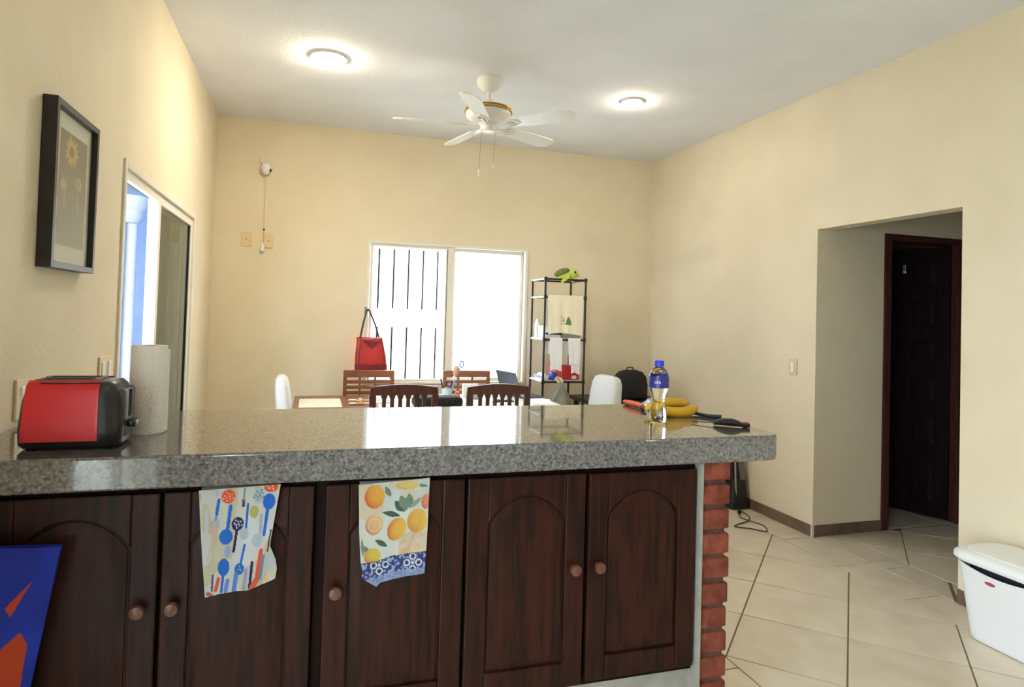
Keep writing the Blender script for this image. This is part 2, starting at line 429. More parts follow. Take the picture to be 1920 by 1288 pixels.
O('pane', M().box(BW0+0.05, 1.206, YB+0.018, YB+0.022, BWB+0.04, BWT-0.048), GLASS, w1)
O('pane', M().box(1.29, BW1-0.056, YB+0.063, YB+0.067, BWB+0.045, BWT-0.055), GLASS, w1)
O('glare_veil', M().box(1.262, BW1-0.03, YB+0.088, YB+0.0885, BWB+0.02, BWT-0.03), glare_veil_mat('glare_veil_mat', 0.55), w1)  # translucent veil added so this half of the window looks overexposed
O('gasket', M().box(1.200, 1.205, YB+0.002, YB+0.03, BWB+0.03, BWT-0.05), BLACK, w1)
O('window_sill', M().box(BW0, BW1, YB-0.012, YB+0.14, BWB-0.022, BWB), ALU, w1)

# ---- left sliding door
d1 = T('door_1', 'white aluminium sliding patio door in the left wall, half open', 'door', (XL, 4.1, 0), kind=st)
def frame_rect_x(y0, y1, z0, z1, x0, x1, t):
    return [M().box(x0, x1, y0, y0+t, z0, z1), M().box(x0, x1, y1-t, y1, z0, z1), M().box(x0, x1, y0+t, y1-t, z1-t, z1), M().box(x0, x1, y0+t, y1-t, z0, z0+t)]
for ms in frame_rect_x(LD0-0.003, LD1+0.003, 0.0, LDT+0.003, XL-0.10, XL+0.010, 0.035): O('door_frame', ms, ALU, d1, bevel=0.004)
O('track', M().box(XL-0.060, XL-0.030, LD0+0.03, 3.93, LDT-0.060, LDT-0.034), mat('dark_track', srgb(60, 60, 62), 0.5), d1)
O('track', M().box(XL-0.028, XL-0.004, LD0+0.03, 3.93, LDT-0.075, LDT-0.034), ALU, d1)
for ms in frame_rect_x(3.93, LD1-0.03, 0.03, LDT-0.034, XL-0.040, XL-0.005, 0.050): O('sash_rail', ms, ALU, d1, bevel=0.003)
for ms in frame_rect_x(4.15, LD1-0.06, 0.03, LDT-0.034, XL-0.085, XL-0.050, 0.055): O('sash_rail', ms, ALU, d1, bevel=0.003)
O('pane', M().box(XL-0.024, XL-0.019, 3.98, LD1-0.08, 0.08, LDT-0.085), TINT, d1)
O('gasket', M().box(XL-0.03, XL-0.012, LD1-0.088, LD1-0.078, 0.08, LDT-0.085), BLACK, d1)
O('pane', M().box(XL-0.070, XL-0.065, 4.20, LD1-0.115, 0.085, LDT-0.09), TINT, d1)

# ---- kitchen window behind the viewer
w2 = T('door_3', 'white framed glass kitchen door in the left wall beside the viewer', 'door', (XL, -0.10, KWB), kind=st)
for ms in frame_rect_x(KW0, KW1, KWB, KWT, XL-0.10, XL+0.005, 0.035): O('window_frame', ms, ALU, w2)
O('mullion', M().box(XL-0.06, XL-0.02, -0.13, -0.07, KWB+0.03, KWT-0.03), ALU, w2)
O('pane', M().box(XL-0.045, XL-0.040, KW0+0.03, -0.12, KWB+0.03, KWT-0.03), GLASS, w2)
O('pane', M().box(XL-0.045, XL-0.040, -0.08, KW1-0.03, KWB+0.03, KWT-0.03), GLASS, w2)

# ---- hall door, dark wood, ajar
d2 = T('door_2', 'dark wooden panelled door standing ajar in the hall', 'door', (4.28, DY1, 0), kind=st)
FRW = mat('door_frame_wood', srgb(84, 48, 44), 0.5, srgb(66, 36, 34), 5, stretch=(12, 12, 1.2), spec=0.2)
for ms in (M().box(FX0, FX0+0.062, DY1-0.012, DY1+0.125, 0, FZ), M().box(FX1-0.062, FX1, DY1-0.012, DY1+0.125, 0, FZ), M().box(FX0+0.062, FX1-0.062, DY1-0.012, DY1+0.125, FZ-0.045, FZ)):
    O('door_frame', ms, FRW, d2, bevel=0.004)
hinge = Vector((FX1-0.064, DY1+0.05, 0)); ang = math.atan2(0.55, -0.22)
DM = Matrix.Translation(hinge) @ Matrix.Rotation(ang, 4, 'Z')     # local +x runs along the leaf
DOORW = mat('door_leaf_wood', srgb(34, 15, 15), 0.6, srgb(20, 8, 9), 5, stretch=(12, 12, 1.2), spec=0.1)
LW = 0.64
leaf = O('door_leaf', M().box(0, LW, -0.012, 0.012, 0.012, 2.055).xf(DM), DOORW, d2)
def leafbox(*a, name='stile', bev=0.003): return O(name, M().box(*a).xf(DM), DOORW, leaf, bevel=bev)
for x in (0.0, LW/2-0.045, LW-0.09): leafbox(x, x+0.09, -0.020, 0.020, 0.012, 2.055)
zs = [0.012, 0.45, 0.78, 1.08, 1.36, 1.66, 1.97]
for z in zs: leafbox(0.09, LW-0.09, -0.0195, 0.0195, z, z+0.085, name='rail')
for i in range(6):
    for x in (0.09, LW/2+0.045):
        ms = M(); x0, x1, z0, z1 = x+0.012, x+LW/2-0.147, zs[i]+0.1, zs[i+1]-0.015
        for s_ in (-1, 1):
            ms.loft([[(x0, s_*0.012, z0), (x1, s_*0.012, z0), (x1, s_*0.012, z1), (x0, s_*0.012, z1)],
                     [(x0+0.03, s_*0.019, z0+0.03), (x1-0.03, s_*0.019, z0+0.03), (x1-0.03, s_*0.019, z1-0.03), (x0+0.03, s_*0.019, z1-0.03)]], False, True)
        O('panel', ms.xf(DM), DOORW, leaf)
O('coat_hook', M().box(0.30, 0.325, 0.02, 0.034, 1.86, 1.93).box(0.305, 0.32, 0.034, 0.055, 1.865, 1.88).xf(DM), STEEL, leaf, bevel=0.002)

# ================================================================== OUTSIDE
CONC = mat('patio_concrete', srgb(190, 186, 176), 0.9, srgb(170, 166, 158), 3)
O('ground', M().box(-14, 10, -8, 16, -0.30, -0.12), CONC, kind=st, label='pale patio ground outside', cat='ground')
GATEW = mat('gate_white', srgb(244, 245, 246), 0.5)
gate = T('metal_gate', 'white metal gate of upright boards outside the far window', 'gate', (1.3, 7.9, -0.12))
O('gap_dark_sheet', M().box(-0.7, 3.4, 7.945, 7.955, -0.12, 2.5), mat('gap_dark', srgb(14, 18, 22), 0.9), gate)  # dark sheet added so the gaps between boards look shaded
O('rail', M().box(-0.7, 3.4, 7.893, 7.944, 1.255, 1.475), GATEW, gate, bevel=0.004)
O('rail', M().box(-0.7, 3.4, 7.893, 7.944, 2.20, 2.62), GATEW, gate, bevel=0.004)
O('rail', M().box(-0.7, 3.4, 7.893, 7.944, -0.12, 0.05), GATEW, gate, bevel=0.004)
for k in range(-8, 15):
    x = 0.772+0.178*k
    for z0, z1 in ((0.05, 1.255), (1.475, 2.20)):
        O('board', M().box(x+0.013, x+0.165, 7.90, 7.944, z0, z1), GATEW, gate)
COLW_ = mat('shade_roof_white', srgb(232, 234, 238), 0.8)
PW = mat('patio_wall_blue', srgb(176, 198, 236), 0.9, srgb(190, 208, 240), 3)
O('wall_patio', M().box(-5.2, -5.0, 2.0, 11.2, -0.12, 3.1).box(-5.0, -0.95, 11.0, 11.2, -0.12, 3.1), PW, kind=st, label='pale blue patio wall seen through the open sliding door', cat='wall')
O('wall_patio_blocker', M().box(-0.95, -0.80, 6.07, 11.2, -0.12, 3.1), PW, kind=st, label='added patio side wall beyond the house corner, darkening the patio', cat='wall')  # wall added to keep open-yard daylight off the patio end
O('roof_patio_shade', M().box(-5.2, -0.96, 2.0, 11.2, 3.1, 3.25), COLW_, kind=st, label='added white porch roof that shades the side patio', cat='roof')  # roof added to put the patio behind the sliding door in shade
COLW = mat('column_white', srgb(240, 242, 246), 0.7)
def column(x, y, label, z1=2.5):
    t = T('patio_column', label, 'column', (x, y, -0.12), group='white columns on the patio')
    for dx in (-0.09, 0.09):
        O('shaft', M().lathe([(0.075, 0.12), (0.07, z1+0.12)], (x+dx*0.6, y+dx, -0.12), 18), COLW, t, smooth=True)
    O('base', M().rbox(x-0.2, x+0.2, y-0.22, y+0.22, -0.12, 0.02, 0.02), COLW, t)
    O('capital', M().lathe([(0.16, z1), (0.22, z1+0.08), (0.20, z1+0.14), (0.27, z1+0.24), (0.27, z1+0.34)], (x, y, 0), 20), COLW, t, smooth=True)
column(-2.35, 9.6, 'white twin column with capital seen through the open sliding door')
pl = T('patio_post', 'square white post just outside the sliding door', 'post', (-1.15, 5.47, -0.12))
O('shaft', M().rbox(-1.20, -1.10, 5.49, 5.57, 0.0, 3.0, 0.008), COLW, pl)
O('base', M().rbox(-1.22, -1.08, 5.47, 5.59, -0.12, 0.0, 0.008), COLW, pl)

# ================================================================== COUNTER
out = []
x0, x1, y0, y1 = XL, 1.470, YF, YK
r = 0.055
for i in range(9):
    a = R(-90+90*i/8); out.append((x1-r+r*math.cos(a), y0+r+r*math.sin(a)))
for i in range(9):
    a = R(90*i/8); out.append((x1-r+r*math.cos(a), y1-r+r*math.sin(a)))
out += [(x0+0.001, y1), (x0+0.001, y0)]
O('granite_countertop', M().prism(out, 1.007, ZC), GRAN, bevel=0.006, smooth=True, sharp=30,
  label='thick speckled grey granite bar counter top with a rounded corner', cat='countertop')

CY = 1.800     # carcass front
plinth = O('cabinet_plinth', M().box(XL, 1.186, 1.825, 2.40, 0.0, 0.352), PLAST, label='grey plastered plinth under the dark cabinets', cat='plinth')
O('end_strip', M().box(1.187, 1.199, 1.772, 2.40, 0.0, 1.007), PLAST, label='narrow grey plaster strip between last cabinet door and brick end', cat='strip')

def arch(x0, x1, z0, z1, rise, n=14):
    """panel outline, flat sides and an arched top; ccw in x,z"""
    p = [(x0, z0), (x1, z0)]
    for i in range(n+1):
        t = i/n; x = lerp(x1, x0, t)
        p.append((x, z1-rise+rise*math.sin(math.pi*t)**0.75))
    return p
def cabinet_door(parent, x0, x1, z0, z1, knob_side, kz=0.712):
    y0, y1 = 1.778, 1.798
    sw = 0.062
    d = O('door', M().box(x0+sw-0.006, x1-sw+0.006, y0+0.011, y1, z0+0.06, z1-0.05), WOOD, parent)   # backing
    O('stile', M().box(x0, x0+sw, y0, y1-0.001, z0, z1), WOOD, d, bevel=0.004)
    O('stile', M().box(x1-sw, x1, y0, y1-0.001, z0, z1), WOOD, d, bevel=0.004)
    O('rail', M().box(x0+sw, x1-sw, y0+0.0005, y1-0.001, z0, z0+0.070), WOOD, d, bevel=0.004)
    a0, a1, zt, rise = x0+sw, x1-sw, z1-0.055, 0.075
    lo = [(lerp(a0, a1, i/16), zt-rise+rise*math.sin(math.pi*i/16)**0.75) for i in range(17)]
    O('top_rail', M().prism(lo+[(a1, z1), (a0, z1)], y0+0.0005, y1-0.001, 'y'), WOOD, d, bevel=0.003)
    def ring(ins, y): return [(a, y, b) for a, b in arch(a0+ins, a1-ins, z0+0.070+ins, zt-ins, rise)]
    O('panel', M().loft([ring(0.004, y0+0.0115), ring(0.006, y0+0.009), ring(0.030, y0+0.003), ring(0.036, y0+0.0025)], False, True), WOOD, d, smooth=True, sharp=25)
    kx = x1-0.036 if knob_side > 0 else x0+0.030
    ms = M().lathe([(0.008, 0.0), (0.007, 0.010), (0.014, 0.016), (0.0175, 0.023), (0.015, 0.031), (0.006, 0.034)], n=18)
    ms.xf(Matrix.Translation((kx, y0, kz)) @ Matrix.Rotation(R(90), 4, 'X'))
    O('knob', ms, KNOB, d, smooth=True)
def cabinet(label, x0, x1, doors):
    c = T('base_cabinet', label, 'cabinet', ((x0+x1)/2, 2.1, 0.352), group='dark wooden cabinets under the counter')
    O('body', M().box(x0, x1, CY, 2.40, 0.353, 1.006), WOODC, c)
    for d in doors: cabinet_door(c, *d)
cabinet('dark wooden double cabinet at the left, behind the blue bag and utensil towel', XL+0.002, 0.030,
        [(-0.700, -0.334, 0.366, 0.987, 1), (-0.326, 0.028, 0.366, 0.987, -1)])
cabinet('dark wooden single-door cabinet behind the fruit-print towel', 0.032, 0.436, [(0.058, 0.432, 0.366, 0.987, -1)])
cabinet('dark wooden double cabinet with arched doors next to the brick end', 0.438, 1.183,
        [(0.441, 0.800, 0.366, 0.985, 1), (0.812, 1.176, 0.372, 0.983, -1)])

# brick end wall
bw = T('brick_pillar', 'red brick end wall carrying the counter beside the cabinets', 'brickwork', (1.25, 2.09, 0))
O('mortar', M().box(1.200, 1.290, 1.790, 2.395, 0, 1.006), MORTAR, bw)
bt = 1.006; course = 0.0775
bx = M().rbox(-0.053, 0.053, -0.5, 0.5, -0.5, 0.5, 0.0)
k = 0
while bt-0.063 > -0.01:
    z1 = bt; z0 = max(0.0, bt-0.064)
    ys_ = [1.778, 1.98, 2.19, 2.40] if k % 2 == 0 else [1.778, 1.88, 2.09, 2.30, 2.40]
    for a, b in zip(ys_, ys_[1:]):
        jx = random.uniform(-0.004, 0.004); jy = random.uniform(-0.003, 0.003)
        O('brick', M().rbox(1.1995, 1.302+jx, a+jy+0.001, b+jy-0.010, z0, z1, 0.007, 2), BRICK, bw, smooth=True, sharp=60)
    bt -= course; k += 1

# ================================================================== CEILING FIXTURES
def downlight(x, y, label, strength, rad):
    t = T('ceiling_light', label, 'ceiling light', (x, y, H), group='round ceiling lights')
    O('trim_ring', M().lathe([(rad+0.022, 0.0), (rad+0.020, -0.012), (rad, -0.014), (rad-0.004, -0.004)], (x, y, H), 32, True, True), WHITE, t, smooth=True)
    prof = [(rad*math.cos(R(a)), -0.012-0.030*math.sin(R(a))) for a in (0, 20, 40, 60, 75, 88)]
    O('diffuser', M().lathe(prof, (x, y, H), 32), emit('lamp_glow_%d' % int(strength*10), (1.0, 0.85, 0.64, 1), strength), t, smooth=True)
downlight(0.058, 4.267, 'glowing round ceiling light nearest the left wall', LAMP, 0.092)
downlight(2.226, 4.301, 'glowing round ceiling light right of the ceiling fan', LAMP*0.8, 0.060)
downlight(0.30, 0.40, 'added unseen round ceiling light over the kitchen side of the bar', LAMP*0.3, 0.065)  # unseen lamp, added to brighten the counter
downlight(2.226, 0.40, 'added unseen round ceiling light over the kitchen walkway', LAMP*0.3, 0.062)  # second added lamp out of view, lifts the kitchen light

FX, FY = 1.115, 4.255
fan = T('ceiling_fan', 'white five-blade ceiling fan with brass rings', 'ceiling fan', (FX, FY, H))
O('canopy', M().lathe([(0.083, 0), (0.088, -0.018), (0.080, -0.050), (0.050, -0.080), (0.018, -0.090)], (FX, FY, H), 32), FANW, fan, smooth=True)
O('downrod', M().lathe([(0.013, -0.085), (0.013, -0.165)], (FX, FY, H), 16), FANW, fan, smooth=True)
O('motor_housing', M().lathe([(0.030, -0.150), (0.045, -0.170), (0.110, -0.190), (0.148, -0.215), (0.156, -0.235), (0.150, -0.268), (0.120, -0.295), (0.075, -0.305)], (FX, FY, H), 40), FANW, fan, smooth=True)
for z, rr in ((-0.212, 0.149), (-0.232, 0.158)):
    O('brass_ring', M().tube([(FX+rr*math.cos(2*math.pi*i/40), FY+rr*math.sin(2*math.pi*i/40), H+z) for i in range(40)], 0.006, 8, True), BRASS, fan, smooth=True)
O('switch_housing', M().lathe([(0.070, -0.300), (0.066, -0.318), (0.052, -0.330), (0.052, -0.355), (0.045, -0.365), (0.010, -0.368)], (FX, FY, H), 32), FANW, fan, smooth=True)
ZB = 2.735
for k in range(5):
    a = R(100+72*k+(3 if k == 0 else 0))
    BMX = Matrix.Translation((FX, FY, ZB)) @ Matrix.Rotation(a, 4, 'Z') @ Matrix.Rotation(R(-14), 4, 'X')
    outl = [(0.165, -0.050), (0.30, -0.060), (0.52, -0.068), (0.600, -0.062), (0.635, -0.035), (0.640, 0.0), (0.630, 0.040), (0.590, 0.064), (0.52, 0.068), (0.30, 0.060), (0.165, 0.050), (0.150, 0.0)]
    bl = O('blade', M().prism(outl, -0.004, 0.004).xf(BMX), FANW, fan, bevel=0.002)
    ms = M().tube([(0.055, 0.0, 0.004), (0.10, 0.0, -0.008), (0.15, 0, -0.012), (0.20, 0, -0.008)], [0.010, 0.010, 0.012, 0.010], 8)
    for s_ in (-1, 1):
        ms.tube([(0.145, 0, -0.010), (0.165, s_*0.030, -0.010), (0.20, s_*0.034, -0.008), (0.235, s_*0.014, -0.007), (0.245, 0, -0.007)], 0.006, 6)
    O('blade_iron', ms.xf(BMX), FANW, bl, smooth=True)
for x, y, z in ((1.052, 4.225, 2.375), (1.160, 4.262, 2.440)):
    pc = O('pull_chain', M().tube([(x+0.01, y, 2.695), (x, y, z+0.04)], 0.0009, 6), mat('chain_metal', srgb(150, 130, 90), 0.4, metal=0.6), fan)
    O('chain_pull', M().lathe([(0.002, 0.045), (0.005, 0.035), (0.006, 0.0), (0.004, -0.004)], (x, y, z), 10), FANW, pc, smooth=True)

# ================================================================== WALL THINGS
def plate_back(x0, x1, z0, z1, label, name='outlet_plate'):
    t = T(name, label, 'outlet', ((x0+x1)/2, YB, z0))
    O('plate', M().rbox(x0, x1, YB-0.010, YB, z0, z1, 0.004), CREAMP, t)
    O('screw', M().lathe([(0.004, 0), (0.004, 0.003)], n=10).xf(Matrix.Translation(((x0+x1)/2, YB-0.0095, (z0+z1)/2)) @ Matrix.Rotation(R(90), 4, 'X')), BLACK, t)
plate_back(-0.578, -0.496, 1.963, 2.081, 'cream blank wall plate left of the hanging cord on the far wall')
plate_back(-0.400, -0.322, 1.958, 2.078, 'cream blank wall plate right behind the hanging cord on the far wall')
sc = T('wall_camera', 'small white egg-shaped security camera high on the far wall', 'camera', (-0.403, YB, 2.58))
O('bracket', M().lathe([(0.030, 0), (0.030, 0.008), (0.012, 0.02)], n=20).xf(Matrix.Translation((-0.403, YB, 2.66)) @ Matrix.Rotation(R(90), 4, 'X')), WHITE, sc, smooth=True)
O('body', M().ell((-0.400, YB-0.048, 2.630), (0.044, 0.040, 0.054)), WHITE, sc, smooth=True)
O('lens', M().lathe([(0.014, 0), (0.014, 0.006), (0.008, 0.008)], n=16).xf(Matrix.Translation((-0.364, YB-0.066, 2.612)) @ Matrix.Rotation(R(-40), 4, 'Z') @ Matrix.Rotation(R(100), 4, 'X')), BLACK, sc, smooth=True)
O('antenna', M().tube([(-0.425, YB-0.015, 2.670), (-0.452, YB-0.02, 2.722)], 0.006, 8), WHITE, sc, smooth=True)
O('cord', M().tube([(-0.405, YB-0.03, 2.59), (-0.402, YB-0.012, 2.50), (-0.404, YB-0.012, 2.30), (-0.400, YB-0.014, 2.12), (-0.405, YB-0.016, 1.99)], 0.0022, 6), CREAMP, sc)
O('cord_bead', M().ell((-0.401, YB-0.014, 2.112), (0.007, 0.007, 0.009)), BLACK, sc, smooth=True)
O('plug', M().lathe([(0.006, 0.075), (0.010, 0.06), (0.018, 0.03), (0.021, 0.008), (0.017, 0.0)], (-0.407, YB-0.022, 1.925), 16), WHITE, sc, smooth=True)

sw = T('light_switch', 'cream rocker light switch on the right wall beside the doorway', 'switch', (XR, 3.84, 1.08))
O('plate', M().rbox(XR-0.008, XR, 3.795, 3.872, 1.078, 1.192, 0.003), CREAMP, sw)
O('rocker', M().rbox(XR-0.014, XR-0.006, 3.815, 3.850, 1.095, 1.170, 0.003), WHITE, sw)
so = T('power_outlet', 'cream power outlet on the left wall behind the toaster', 'outlet', (XL, 2.228, 1.10))
O('plate', M().rbox(XL, XL+0.008, 2.185, 2.272, 1.105, 1.222, 0.003), CREAMP, so)
for z in (1.14, 1.185): O('socket', M().rbox(XL+0.006, XL+0.011, 2.212, 2.245, z-0.014, z+0.014, 0.003), WHITE, so)
s2 = T('double_switch', 'cream switch plate on the left wall at the sliding door edge', 'switch', (XL, 3.04, 1.12))
O('plate', M().rbox(XL, XL+0.008, 2.950, 3.120, 1.115, 1.232, 0.003), CREAMP, s2)
for y in (2.99, 3.07): O('rocker', M().rbox(XL+0.006, XL+0.013, y-0.018, y+0.018, 1.14, 1.21, 0.003), WHITE, s2)

# framed sunflower picture
pf = T('framed_picture', 'black framed sunflower picture with white mat on the left wall', 'picture', (XL, 2.495, 1.553))
Y0, Y1, Z0, Z1 = 2.290, 2.700, 1.553, 2.078
FRB = mat('frame_black', srgb(34, 28, 28), 0.4)
for ms in (M().box(XL+0.001, XL+0.042, Y0, Y0+0.020, Z0, Z1), M().box(XL+0.001, XL+0.042, Y1-0.020, Y1, Z0, Z1), M().box(XL+0.001, XL+0.042, Y0+0.02, Y1-0.02, Z1-0.02, Z1), M().box(XL+0.001, XL+0.042, Y0+0.02, Y1-0.02, Z0, Z0+0.02)):
    O('frame', ms, FRB, pf, bevel=0.001)
O('mat_board', M().box(XL+0.004, XL+0.022, Y0+0.018, Y1-0.018, Z0+0.018, Z1-0.018), mat('mat_board', srgb(228, 226, 220), 0.8), pf)
def colour_grid(fn_pos, fn_col, nu, nv, th=None):
    ms = M().grid(fn_pos, nu, nv, th); cols = []
    for j in range(nv+1):
        for i in range(nu+1): cols.append(fn_col(i/nu, j/nv))
    if th is not None: cols = cols+cols
    return ms, [c if len(c) == 4 else (*c, 1) for c in cols]
def mixc(a, b, t): t = max(0, min(1, t)); return tuple(a[i]*(1-t)+b[i]*t for i in range(4))
def hsh(x, y): 
    s_ = math.sin(x*127.1+y*311.7)*43758.5453; return s_-math.floor(s_)
def vnoise(x, y):
    xi, yi = math.floor(x), math.floor(y); fx, fy = x-xi, y-yi; fx = fx*fx*(3-2*fx); fy = fy*fy*(3-2*fy)
    return lerp(lerp(hsh(xi, yi), hsh(xi+1, yi), fx), lerp(hsh(xi, yi+1), hsh(xi+1, yi+1), fx), fy)
def sunflower(u, v):          # u across, v downwards
    c = mixc(srgb(66, 58, 34), srgb(104, 92, 86), v*1.1-0.1)
    c = mixc(c, srgb(92, 84, 58), vnoise(u*6, v*9)*0.5)
    for (fx, fy, fr, core, pet) in ((0.42, 0.16, 0.26, srgb(96, 70, 24), srgb(224, 168, 44)), (0.72, 0.41, 0.13, srgb(110, 96, 54), srgb(190, 176, 120)), (0.18, 0.47, 0.12, srgb(150, 140, 96), srgb(172, 162, 118))):
        dx, dy = (u-fx), (v-fy)*1.9; d = math.hypot(dx, dy); a = math.atan2(dy, dx)
        rr = fr*(0.82+0.18*math.sin(a*13)+0.08*math.sin(a*7+1))
        if d < fr*0.36: c = core
        elif d < rr: c = mixc(pet, core, vnoise(a*8, d*30)*0.35)
    if abs(u-0.72-0.02*math.sin(v*20)) < 0.03 and 0.5 < v < 0.72: c = mixc(c, srgb(150, 152, 140), 0.6)
    if abs(u-0.22) < 0.03 and 0.53 < v < 0.66: c = mixc(c, srgb(170, 166, 140), 0.5)
    return c
ms, cs = colour_grid(lambda u, v: (XL+0.0235, lerp(2.379, 2.633, u), lerp(2.004, 1.632, v)), sunflower, 60, 90)
O('print', ms, mat('photo_print', (1, 1, 1, 1), 0.45, attr='Col'), pf, colors=cs)
O('glazing', M().box(XL+0.028, XL+0.030, Y0+0.018, Y1-0.018, Z0+0.018, Z1-0.018), GLASS, pf)

# ================================================================== DISH TOWELS ON THE CABINETS
def seg_d(px, py, ax, ay, bx_, by):
    dx, dy = bx_-ax, by-ay; t = max(0, min(1, ((px-ax)*dx+(py-ay)*dy)/(dx*dx+dy*dy+1e-9))); return math.hypot(px-ax-dx*t, py-ay-dy*t)
BLU, NAVY, ORG_, LB, YEL, GRY = srgb(32, 112, 214), srgb(26, 30, 96), srgb(240, 96, 44), srgb(150, 180, 224), srgb(206, 190, 120), srgb(190, 205, 212)
def utensils(x, y):
    c = mixc(srgb(226, 230, 238), srgb(216, 212, 196), vnoise(x*0.006, y*0.005))
    if vnoise(x*0.008+9, y*0.004) > 0.68: c = mixc(c, YEL, 0.55)
    def cap(a, b, r_, col):
        nonlocal c
        if seg_d(x, y, *a, *b) < r_: c = col
    def ell(cx, cy, rx, ry, col, ang=0):
        nonlocal c
        ca, sa = math.cos(ang), math.sin(ang); dx, dy = x-cx, y-cy; u, v = dx*ca+dy*sa, -dx*sa+dy*ca
        d = (u/rx)**2+(v/ry)**2
        if d < 1: c = col
        return d
    def dots(cx, cy, rad, col, pts, dr=7):
        for k_ in range(pts):
            a = 2.4*k_; q = rad*math.sqrt((k_+0.4)/pts)*0.82
            nonlocal_set(cx+q*math.cos(a), cy+q*math.sin(a), dr, col)
    def nonlocal_set(cx, cy, r_, col):
        nonlocal c
        if math.hypot(x-cx, y-cy) < r_: c = col
    # orange skimmers
    ell(458, 258, 66, 66, ORG_); dots(458, 258, 66, srgb(250, 230, 215), 10, 6)
    ell(872, 190, 70, 46, ORG_); dots(872, 180, 60, srgb(250, 230, 215), 6, 9)
    # grey slotted
    ell(755, 262, 62, 78, GRY); dots(755, 262, 66, srgb(120, 140, 165), 11, 10)
    # whisk
    cap((368, 285), (352, 420), 15, BLU)
    for k_ in (-1, -0.3, 0.3, 1):
        cap((350, 430), (342+34*k_, 510), 3.5, srgb(120, 160, 220)); cap((342+34*k_, 510), (340+26*k_, 545), 3.5, srgb(120, 160, 220))
    # pink spoon outline
    d = ell(332, 580, 40, 48, srgb(224, 190, 182)); cap((322, 630), (286, 845), 10, srgb(222, 190, 170)); cap((322, 630), (286, 845), 4, srgb(226, 222, 214))
    # blue ladles / spoons
    cap((484, 350), (462, 560), 17, BLU); ell(450, 635, 66, 72, BLU)
    cap((606, 300), (606, 350), 16, srgb(70, 74, 96)); cap((612, 190), (606, 300), 9, srgb(150, 150, 150))
    cap((650, 340), (636, 590), 12, BLU); ell(622, 620, 44, 58, GRY)
    ell(856, 325, 62, 78, BLU); cap((846, 400), (816, 640), 17, BLU)
    # navy slotted spoon
    ell(558, 520, 58, 64, NAVY); dots(558, 520, 54, srgb(235, 235, 245), 9, 8); cap((552, 580), (528, 775), 13, NAVY)
    # green whisk, grey ladle
    ell(712, 415, 44, 60, srgb(190, 190, 96)); cap((785, 450), (780, 620), 15, srgb(176, 190, 202)); ell(752, 690, 52, 66, GRY)
    ell(470, 770, 30, 60, srgb(160, 185, 225))
    ell(438, 920, 56, 84, BLU); cap((436, 990), (424, 1150), 13, BLU)
    cap((632, 725), (600, 900), 12, BLU); ell(588, 950, 46, 56, BLU); dots(588, 945, 30, srgb(160, 200, 250), 4, 6)
    cap((560, 1000), (545, 1150), 22, srgb(90, 140, 220)); cap((480, 1050), (465, 1150), 20, srgb(110, 150, 220))
    cap((712, 890), (695, 1130), 14, NAVY); cap((655, 960), (640, 1140), 18, srgb(160, 170, 210))
    cap((795, 790), (760, 1060), 20, ORG_); cap((760, 1060), (720, 1130), 28, srgb(224, 100, 60)); cap((820, 840), (795, 1050), 14, srgb(110, 150, 205))
    cap((392, 1030), (372, 1130), 17, ORG_); cap((338, 990), (336, 1130), 9, srgb(70, 80, 130))
    cap((884, 600), (858, 800), 9, srgb(60, 60, 90)); ell(890, 900, 50, 90, srgb(196, 204, 206)); ell(860, 1070, 30, 50, srgb(228, 206, 150))
    ell(350, 225, 20, 26, srgb(190, 200, 220)); cap((258, 380), (262, 640), 14, srgb(208, 216, 232)); cap((300, 1150), (330, 1170), 18, srgb(200, 110, 80))
    return c
def leafd(x, y, ax, ay, bx_, by, w_):
    dx, dy = bx_-ax, by-ay; L2 = dx*dx+dy*dy; t = ((x-ax)*dx+(y-ay)*dy)/L2
    if t < 0 or t > 1: return False
    return abs((x-ax)*dy-(y-ay)*dx)/math.sqrt(L2) < w_*math.sin(math.pi*t)
